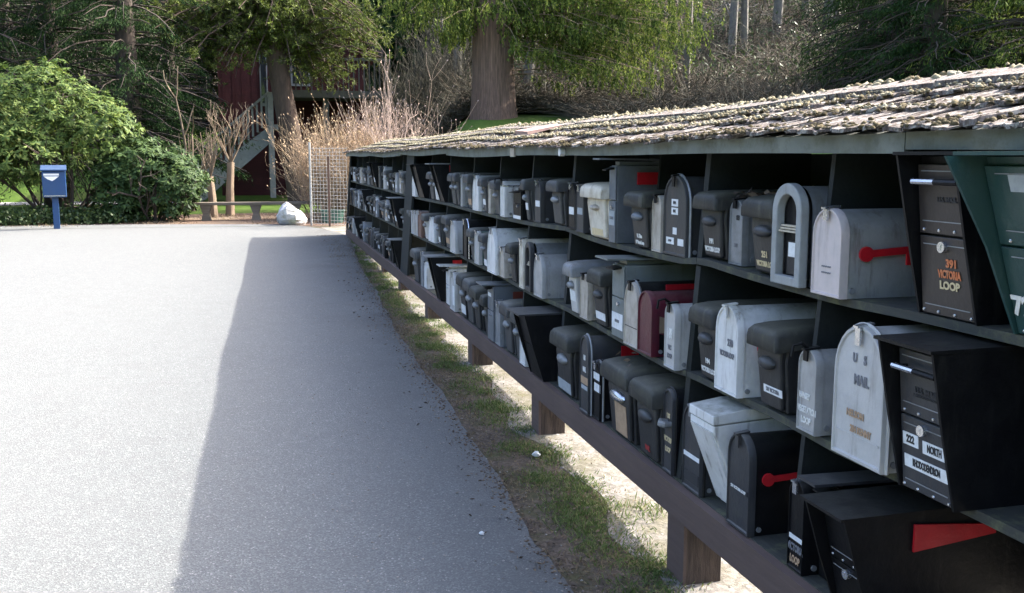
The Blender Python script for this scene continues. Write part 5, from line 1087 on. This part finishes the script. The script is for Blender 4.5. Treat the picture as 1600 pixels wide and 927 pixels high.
# small pollarded trees in front of the stairs
def pollard(px, dist, h, label, lean=0.0, dense=5):
    b = base_at(px, dist); t = tree_root('pollarded_tree', b, label, 'tree', 'pruned trees by the bench')
    tw = Twigs(); hh = h*.42
    trunk_mesh('trunk', [(0, 0, -.1), (lean*.3, 0, hh*.5), (lean, 0, hh)], [.11, .085, .08], 'shrub_bark', t, 9, .05)
    for i in range(dense):
        a = rng.uniform(0, 6.28); branchy(tw, (lean, 0, hh*.97), (math.cos(a)*.5, math.sin(a)*.5, 1), h*.21, .026, 3, .32, .35, 2, (2, 4))
    tw.build('branches', 'shrub_bark', t)
    return t
pollard(330, 23.2, 2.15, 'thin pollarded bare tree at the left end of the bench', -.05)
pollard(356, 23.4, 2.9, 'taller pollarded bare tree behind the bench', .06, 7)
for px, lb in ((278, 'thin sunlit leaning trunk behind the smaller rhododendron'), (300, 'second thin sunlit trunk right of the smaller rhododendron')):
    b = base_at(px, 26); t = tree_root('slender_tree', b, lb, 'tree', 'slender trunks by the rhododendron'); tw = Twigs()
    branchy(tw, (0, 0, -.1), (.08, 0, 1), 1.7, .06, 2, .45, .3, 4, (2, 4)); tw.build('trunk', 'shrub_bark', t)

# bare tan shrubs behind the far end of the rack
def bare_shrub(px, dist, w_, h_, n, mat, label, r=.012, depth=3, tilt=.55, budm=True):
    b = base_at(px, dist); t = tree_root('bare_shrub', b, label, 'shrub', 'bare shrubs behind the rack'); tw = Twigs(); T = []
    for i in range(n):
        a = rng.uniform(0, 6.28); q = np.array([math.cos(a)*rng.random()*w_*.3, math.sin(a)*rng.random()*w_*.3, -.05])
        T += branchy(tw, q, (math.cos(a)*tilt*rng.random(), math.sin(a)*tilt*rng.random(), 1), h_*rng.uniform(.30, .55), r, depth, .42, .25, 3, (2, 4))
    tw.build('branches', mat, t)
    if budm:
        A = np.array([p for p, d in T]); D = np.array([d for p, d in T]); V, Fq = leaves(A, D, .05, .03); tag(np_mesh('buds', V, Fq, mat, t), kind='stuff')
    return t
bare_shrub(512, 21.9, 1.3, 2.1, 120, 'tan_twig', 'dense tan bare shrub behind the wire fence', .010)
bare_shrub(552, 21.6, 1.4, 2.05, 110, 'tan_twig', 'dense tan bare shrub behind the far end of the rack roof', .010)
bare_shrub(598, 22.5, 1.6, 2.5, 80, 'pink_twig', 'pinkish bare shrub with long upright stems behind the rack roof', .011)
bare_shrub(632, 21.5, 1.0, 3.2, 12, 'pink_twig', 'tall sparse bare sapling with budding tips left of the cedar trunk', .018, 3, .35)
for px, d_, lb in ((690, 31, 'grey twiggy thicket left of the cedar trunk'), (655, 33, 'grey twiggy thicket behind the tall bare sapling'), (620, 36, 'far grey thicket right of the red roof edge'), (725, 34, 'grey thicket just left of the cedar trunk')):
    bare_shrub(px, d_, 2.6, 3.6, 60, 'grey_twig', lb, .022, 3, .6, False)

# bare pale trees on the hillside
def bare_tree(px, dist, h, label, r=.12, lean=0.0, mat='pale_bark'):
    b = base_at(px, dist); t = tree_root('bare_tree', b, label, 'tree', 'bare trees on the hillside'); tw = Twigs()
    pts = [(0, 0, -.3), (lean*.3, 0, h*.3), (lean*.8, .1, h*.65), (lean*1.2, 0, h)]
    trunk_mesh('trunk', pts, [r*1.2, r, r*.75, r*.4], mat, t, 9, .04)
    for i in range(16):
        k = rng.random(); q = np.array([np.interp(k, [0, .3, .65, 1], [p[j] for p in pts]) for j in range(3)])
        if q[2] < h*.15: continue
        a = rng.uniform(0, 6.28); branchy(tw, q, (math.cos(a), math.sin(a), .5), h*.22, r*.33, 3, .6, .1, 3, (2, 4))
    tw.build('branches', mat, t)
for px, d_, h_, r_, ln, lb in ((1138, 36, 9, .13, .3, 'pale bare tree right of the cedar foliage'), (1158, 36.5, 9, .12, -.2, 'second pale bare tree right of the cedar foliage'), (1205, 39, 9, .16, .6, 'pale bare tree in the middle of the hillside'), (1252, 41, 9, .14, -.7, 'leaning bare tree on the lit bank'),
                               (1290, 40, 10, .28, .3, 'thick grey bare tree left of the dark conifers'), (1322, 41, 10, .18, .2, 'grey bare tree touching the dark conifers'), (1068, 30, 5, .10, .2, 'short pale bare tree just above the rack roof'), (822, 32, 8, .14, .9, 'leaning pale tree right of the cedar trunk'), (716, 33, 8, .13, .1, 'pale tree left of the cedar trunk'), (850, 36, 8, .12, -.6, 'thin pale tree behind the cedar sprays'), (1180, 45, 9, .15, .4, 'far bare tree above the lit bank')):
    bare_tree(px, d_, h_, lb, r_, ln)
# hillside brush: countless twigs and dead bracken
tw = Twigs(); n = 60000
px = rng.uniform(560, 1700, n); d_ = 24.5+34*rng.random(n)**1.2; az = np.arctan((px-CX)/F)+PS
d_ = np.maximum(d_, np.interp(np.degrees(az), [9, 17, 20, 26, 60], [27.7, 27.4, 25.2, 22.7, 22]))
A = np.stack([d_*np.sin(az), d_*np.cos(az), np.zeros(n)], 1); A[:, 2] = gz(A[:, 0], A[:, 1])+.05
cl = .5+.5*np.sin(A[:, 0]*1.1+np.sin(A[:, 1]*.7)*2)*np.sin(A[:, 1]*.9+1)
hh = rng.uniform(.3, 1.0, n)*(.35+1.1*cl); A[:, 2] += rng.random(n)*hh*.8
B_ = A+np.stack([rng.normal(size=n)*.35, rng.normal(size=n)*.35, rng.uniform(-.1, .6, n)*hh], 1)*1.2
k = n//2; tw.add(A[:k], B_[:k], .012, .004); o = tw.build('brown_brush', 'brown_twig'); tag(o, 'tangled brown brush covering the hillside', 'brush', kind='stuff')
tw = Twigs(); tw.add(A[k:], B_[k:], .012, .004); o = tw.build('grey_brush', 'grey_twig'); tag(o, 'grey dead twigs tangled over the hillside', 'brush', kind='stuff')
n = 50000; px = rng.uniform(560, 1700, n); d_ = 31+34*rng.random(n); az = np.arctan((px-CX)/F)+PS
P = np.stack([d_*np.sin(az), d_*np.cos(az), np.zeros(n)], 1); P[:, 2] = gz(P[:, 0], P[:, 1])+.05+np.abs(rng.normal(size=n))*.35
V, Fq = leaves(P, rng.normal(size=(n, 3)), rng.uniform(.08, .22, n), .06); o = np_mesh('bramble_leaves', V, Fq, 'ivy_leaf'); tag(o, 'dark green bramble leaves on the hillside', 'bramble', kind='stuff')
# far wood behind the house, plus unseen ring added to cut low sky light
n = 60000; az = np.where(rng.random(n) < .5, np.radians(rng.uniform(-22, 12, n)), np.radians(rng.uniform(60, 338, n))); d_ = np.where(np.abs(az) < .5, rng.uniform(52, 66, n), rng.uniform(30, 42, n)); az = np.where((az > 5.9), az-6.2832, az)
P = np.stack([d_*np.sin(az), d_*np.cos(az), np.zeros(n)], 1); P[:, 2] = gz(P[:, 0], P[:, 1])+rng.random(n)**1.2*np.where(np.abs(az) < .5, 9, 8)*(.7+.3*np.sin(az*40))
big = np.where(np.abs(az) < .5, 1.0, 2.2); V, Fq = leaves(P, rng.normal(size=(n, 3))-[0, 0, 1], rng.uniform(.4, .9, n)*big, .3*big); o = np_mesh('far_wood_and_sky_ring', V, Fq, 'fir_leaf'); tag(o, 'far dark wood behind the red house, with unseen ring added to dim low sky', 'wood', kind='stuff')

# ------------------------------------------------------------------ house with deck and stairs
HY = 33.5; hx = lambda px: az_dist(px, 1)[0]/az_dist(px, 1)[1]*HY
g0 = float(gz(0, HY)); house = empty('red_house', (0, HY, g0)); tag(house, 'dark red timber house with gable roof, deck and outside stairs behind the trees', 'house')
xl, xr = hx(345), hx(588)-.35; zr = 4.9; xm = (xl+xr)/2; za = zr+(xr-xm)*.92
MB().loft([[(xl, yv, -.2), (xr, yv, -.2), (xr, yv, zr), (xm, yv, za), (xl, yv, zr)] for yv in (8, 0)]).build('wall', 'red_wall', house)
for i in range(int((xr-xl)/.3)):
    x_ = xl+.15+i*.3; zt = zr+(xr-xm-abs(x_-xm))*.92; MB().box(x_-.022, x_+.022, -.018, -.001, 0, zt-.02).build('batten', 'red_wall', house)
for sg in (1, -1):
    ex = xr+.55 if sg > 0 else xl-.55
    m = MB().loft([[(xm, yv, za+.03), (ex, yv, zr-.5*.92+.0), (ex, yv, zr-.46+.16), (xm, yv, za+.2)] for yv in (8.3, -.7)]); r_ = m.build('roof', 'roof_dark', house)
    MB().loft([[(xm, yv, za-.02), (ex, yv, zr-.53), (ex, yv, zr-.29), (xm, yv, za+.215)] for yv in (-.703, -.76)]).build('barge_board', 'roof_dark', r_)
dz = 3.25                            # deck and its railing
MB().box(hx(428), hx(600), -2.0, -.03, dz-.22, dz).build('deck', 'shaded_grey', house)
rail = MB().box(hx(428), hx(600), -2.0, -1.93, dz+.92, dz+1.0).build('deck_rail', 'shaded_grey', house)
x_ = hx(430)
while x_ < hx(600): MB().box(x_-.02, x_+.02, -1.985, -1.945, dz+.001, dz+.919).build('baluster', 'shaded_grey', rail); x_ += .16
for px in (423, 505, 590): MB().box(hx(px)-.09, hx(px)+.09, -1.92, -1.74, 0, dz-.221).build('deck_post', 'shaded_grey', house)
MB().box(hx(423)-.08, hx(423)+.08, -2.47, -2.31, 0, 3.15).build('stair_post', 'grey_paint', house)
w_ = MB().box(hx(458), hx(488), -.06, -.019, dz+.25, dz+1.75).build('window', 'grey_paint', house); MB().box(hx(461), hx(485), -.075, -.061, dz+.33, dz+1.67).build('pane', 'window_glass', w_)
w_ = MB().box(hx(410), hx(422), -.06, -.019, dz-.4, dz+1.4).build('window', 'grey_paint', house); MB().box(hx(412), hx(420), -.075, -.061, dz-.3, dz+1.3).build('pane', 'window_glass', w_)
MB().box(hx(418), hx(452), -2.25, -1.1, 2.05, 2.2).build('landing', 'grey_paint', house); deck_z = dz; dz = 2.2; sx0, sx1 = hx(305), hx(421)
st = MB().loft([[(sx0-.15, yv, -.05), (sx0+.35, yv, -.05), (sx1, yv, dz-.55), (sx1, yv, dz-.05), (sx0-.15, yv, .32)] for yv in (-2.22, -2.3)]).build('stair_stringer', 'grey_paint', house)
for i in range(15): x_ = sx0+(sx1-sx0)*(i+.5)/15; z_ = .1+(dz-.15)*(i+.5)/15; MB().box(x_-.13, x_+.13, -2.219, -1.1, z_, z_+.04).build('tread', 'bench_wood', st)
hr = MB().loft([[(sx0-.1, yv, 1.05), (sx0-.1, yv, 1.14), (sx1, yv, dz+1.0), (sx1, yv, dz+.91)] for yv in (-2.22, -2.3)]).build('handrail', 'grey_paint', house)
for i in range(17): x_ = sx0+(sx1-sx0)*i/17+.05; f_ = (x_-sx0)/(sx1-sx0); MB().box(x_-.03, x_+.03, -2.285, -2.235, .15+f_*(dz-.05), 1.06+f_*(dz-.15)).build('baluster', 'grey_paint', hr)
MB().box(sx0-.2, sx0-.08, -2.22, -2.1, -.1, 1.3).build('newel_post', 'grey_paint', house)

# ------------------------------------------------------------------ bench, rock, wire fence, blue box
b = base_at(388, 21.9); be = empty('plank_bench', b, -.06); tag(be, 'long low weathered plank bench under the pollarded trees', 'bench')
MB().box(-1.25, 1.22, -.17, -.01, .33, .385).build('seat_plank', 'bench_wood', be, bevel=.006); MB().box(-1.22, 1.25, .0, .16, .33, .385).build('seat_plank', 'bench_wood', be, bevel=.006)
for x_ in (-.9, 0.12, .95): MB().loft([[(x_-.1, -.15, 0), (x_+.1, -.15, 0), (x_+.1, .14, 0), (x_-.1, .14, 0)], [(x_-.06, -.14, .15), (x_+.06, -.14, .15), (x_+.06, .13, .15), (x_-.06, .13, .15)], [(x_-.12, -.15, .329), (x_+.12, -.15, .329), (x_+.12, .14, .329), (x_-.12, .14, .329)]]).build('leg', 'bench_wood', be)
b = base_at(452, 20.2); m = MB().ellipsoid((0, 0, .2), (.36, .27, .27), 14, 10); rr = random.Random(3)
def rockify(v):
    x_, y_, z_ = v; k = 1+.16*math.sin(x_*11+z_*7)+.12*math.sin(y_*13+x_*5); x_, y_, z_ = x_*k, y_*k, z_*k
    if x_*.8+z_ > .36: q = (x_*.8+z_-.36)*.55; x_ -= q*.7; z_ -= q*.8
    if -x_*.9+z_ > .48: q = (-x_*.9+z_-.48)*.6; x_ += q*.6; z_ -= q*.6
    return (x_+rr.uniform(-.012, .012), y_+rr.uniform(-.012, .012), max(-.03, z_+rr.uniform(-.012, .012)))
m.v = [rockify(v) for v in m.v]; o = m.build('boulder', 'rock', None, b, smooth_all=False); tag(o, 'pale lichen-covered boulder at the edge of the asphalt beside the bench', 'boulder')
pa, pb = base_at(484, 19.9), base_at(541, 19.3); fe = empty('wire_fence', (pa+pb)/2); tag(fe, 'square wire mesh fence panel with a rusty stake beside the far end of the rack', 'fence')
tw = Twigs(); hF = 1.5; dirf = (pb-pa); q = rel(fe, pa)
ts = np.linspace(0, 1, 12); A = np.array([q+dirf*k+[0, 0, .03] for k in ts]); tw.add(A, A+[0, 0, hF], .004, .004)
zs = np.linspace(.05, hF, 22); A = np.array([q+[0, 0, z_] for z_ in zs]); tw.add(A, A+dirf, .004, .004); tw.build('wire_mesh', 'wire_metal', fe)
q2 = rel(fe, pa+dirf*.5); MB().box(q2[0]-.018, q2[0]+.018, q2[1]-.05, q2[1]-.02, -.1, 1.35).build('stake', 'rust_metal', fe)
q3 = rel(fe, pa); MB().tube([(q3[0], q3[1], -.1), (q3[0], q3[1], 1.62)], .022, 8).build('post', 'wire_metal', fe)
b = base_at(517, 20.6); tb = MB().loft([[(.24*math.cos(a)*k, .2*math.sin(a)*k, z_) for a in np.linspace(0, 6.283, 17)[:-1]] for k, z_ in ((.85, 0), (1, .24), (1.06, .245), (1.06, .27), (.96, .27), (.9, .1))], (1, 1), True).build('garden_tub', 'deep_green', None, b); tag(tb, 'green garden tub standing behind the wire fence', 'tub')
b = base_at(82, 20.35); bx = empty('collection_box', b, .15); tag(bx, 'blue metal box with white triangle on a blue pole at the road edge', 'mailbox')
MB().box(-.055, .055, -.045, .045, -.05, .62).build('pole', 'blue_paint', bx, bevel=.006)
bd = MB().loft([[(-.2, -.13, .60), (.2, -.13, .60), (.2, .13, .60), (-.2, .13, .60)], [(-.2, -.13, 1.08), (.2, -.13, 1.08), (.2, .13, 1.16), (-.2, .13, 1.16)]]).build('body', 'blue_paint', bx, bevel=.01)
MB().loft([[(-.22, -.16, 1.083), (.22, -.16, 1.083), (.22, .15, 1.165), (-.22, .15, 1.165)], [(-.22, -.16, 1.11), (.22, -.16, 1.11), (.22, .15, 1.19), (-.22, .15, 1.19)]]).build('lid', 'blue_paint', bx, bevel=.005)
MB().loft([[(-.17, -.1345, .985), (.09, -.1345, .985), (.02, -.1345, .93), (-.03, -.1345, .90), (-.10, -.1345, .93)], [(-.17, -.1315, .985), (.09, -.1315, .985), (.02, -.1315, .93), (-.03, -.1315, .90), (-.10, -.1315, .93)]]).build('emblem', 'label_white', bd)
MB().box(-.17, .09, -.134, -.1315, 1.0, 1.035).build('emblem_bar', 'label_white', bd)
MB().box(-.18, .18, -.137, -.1315, .62, .635).build('hinge_strip', 'chrome', bd)
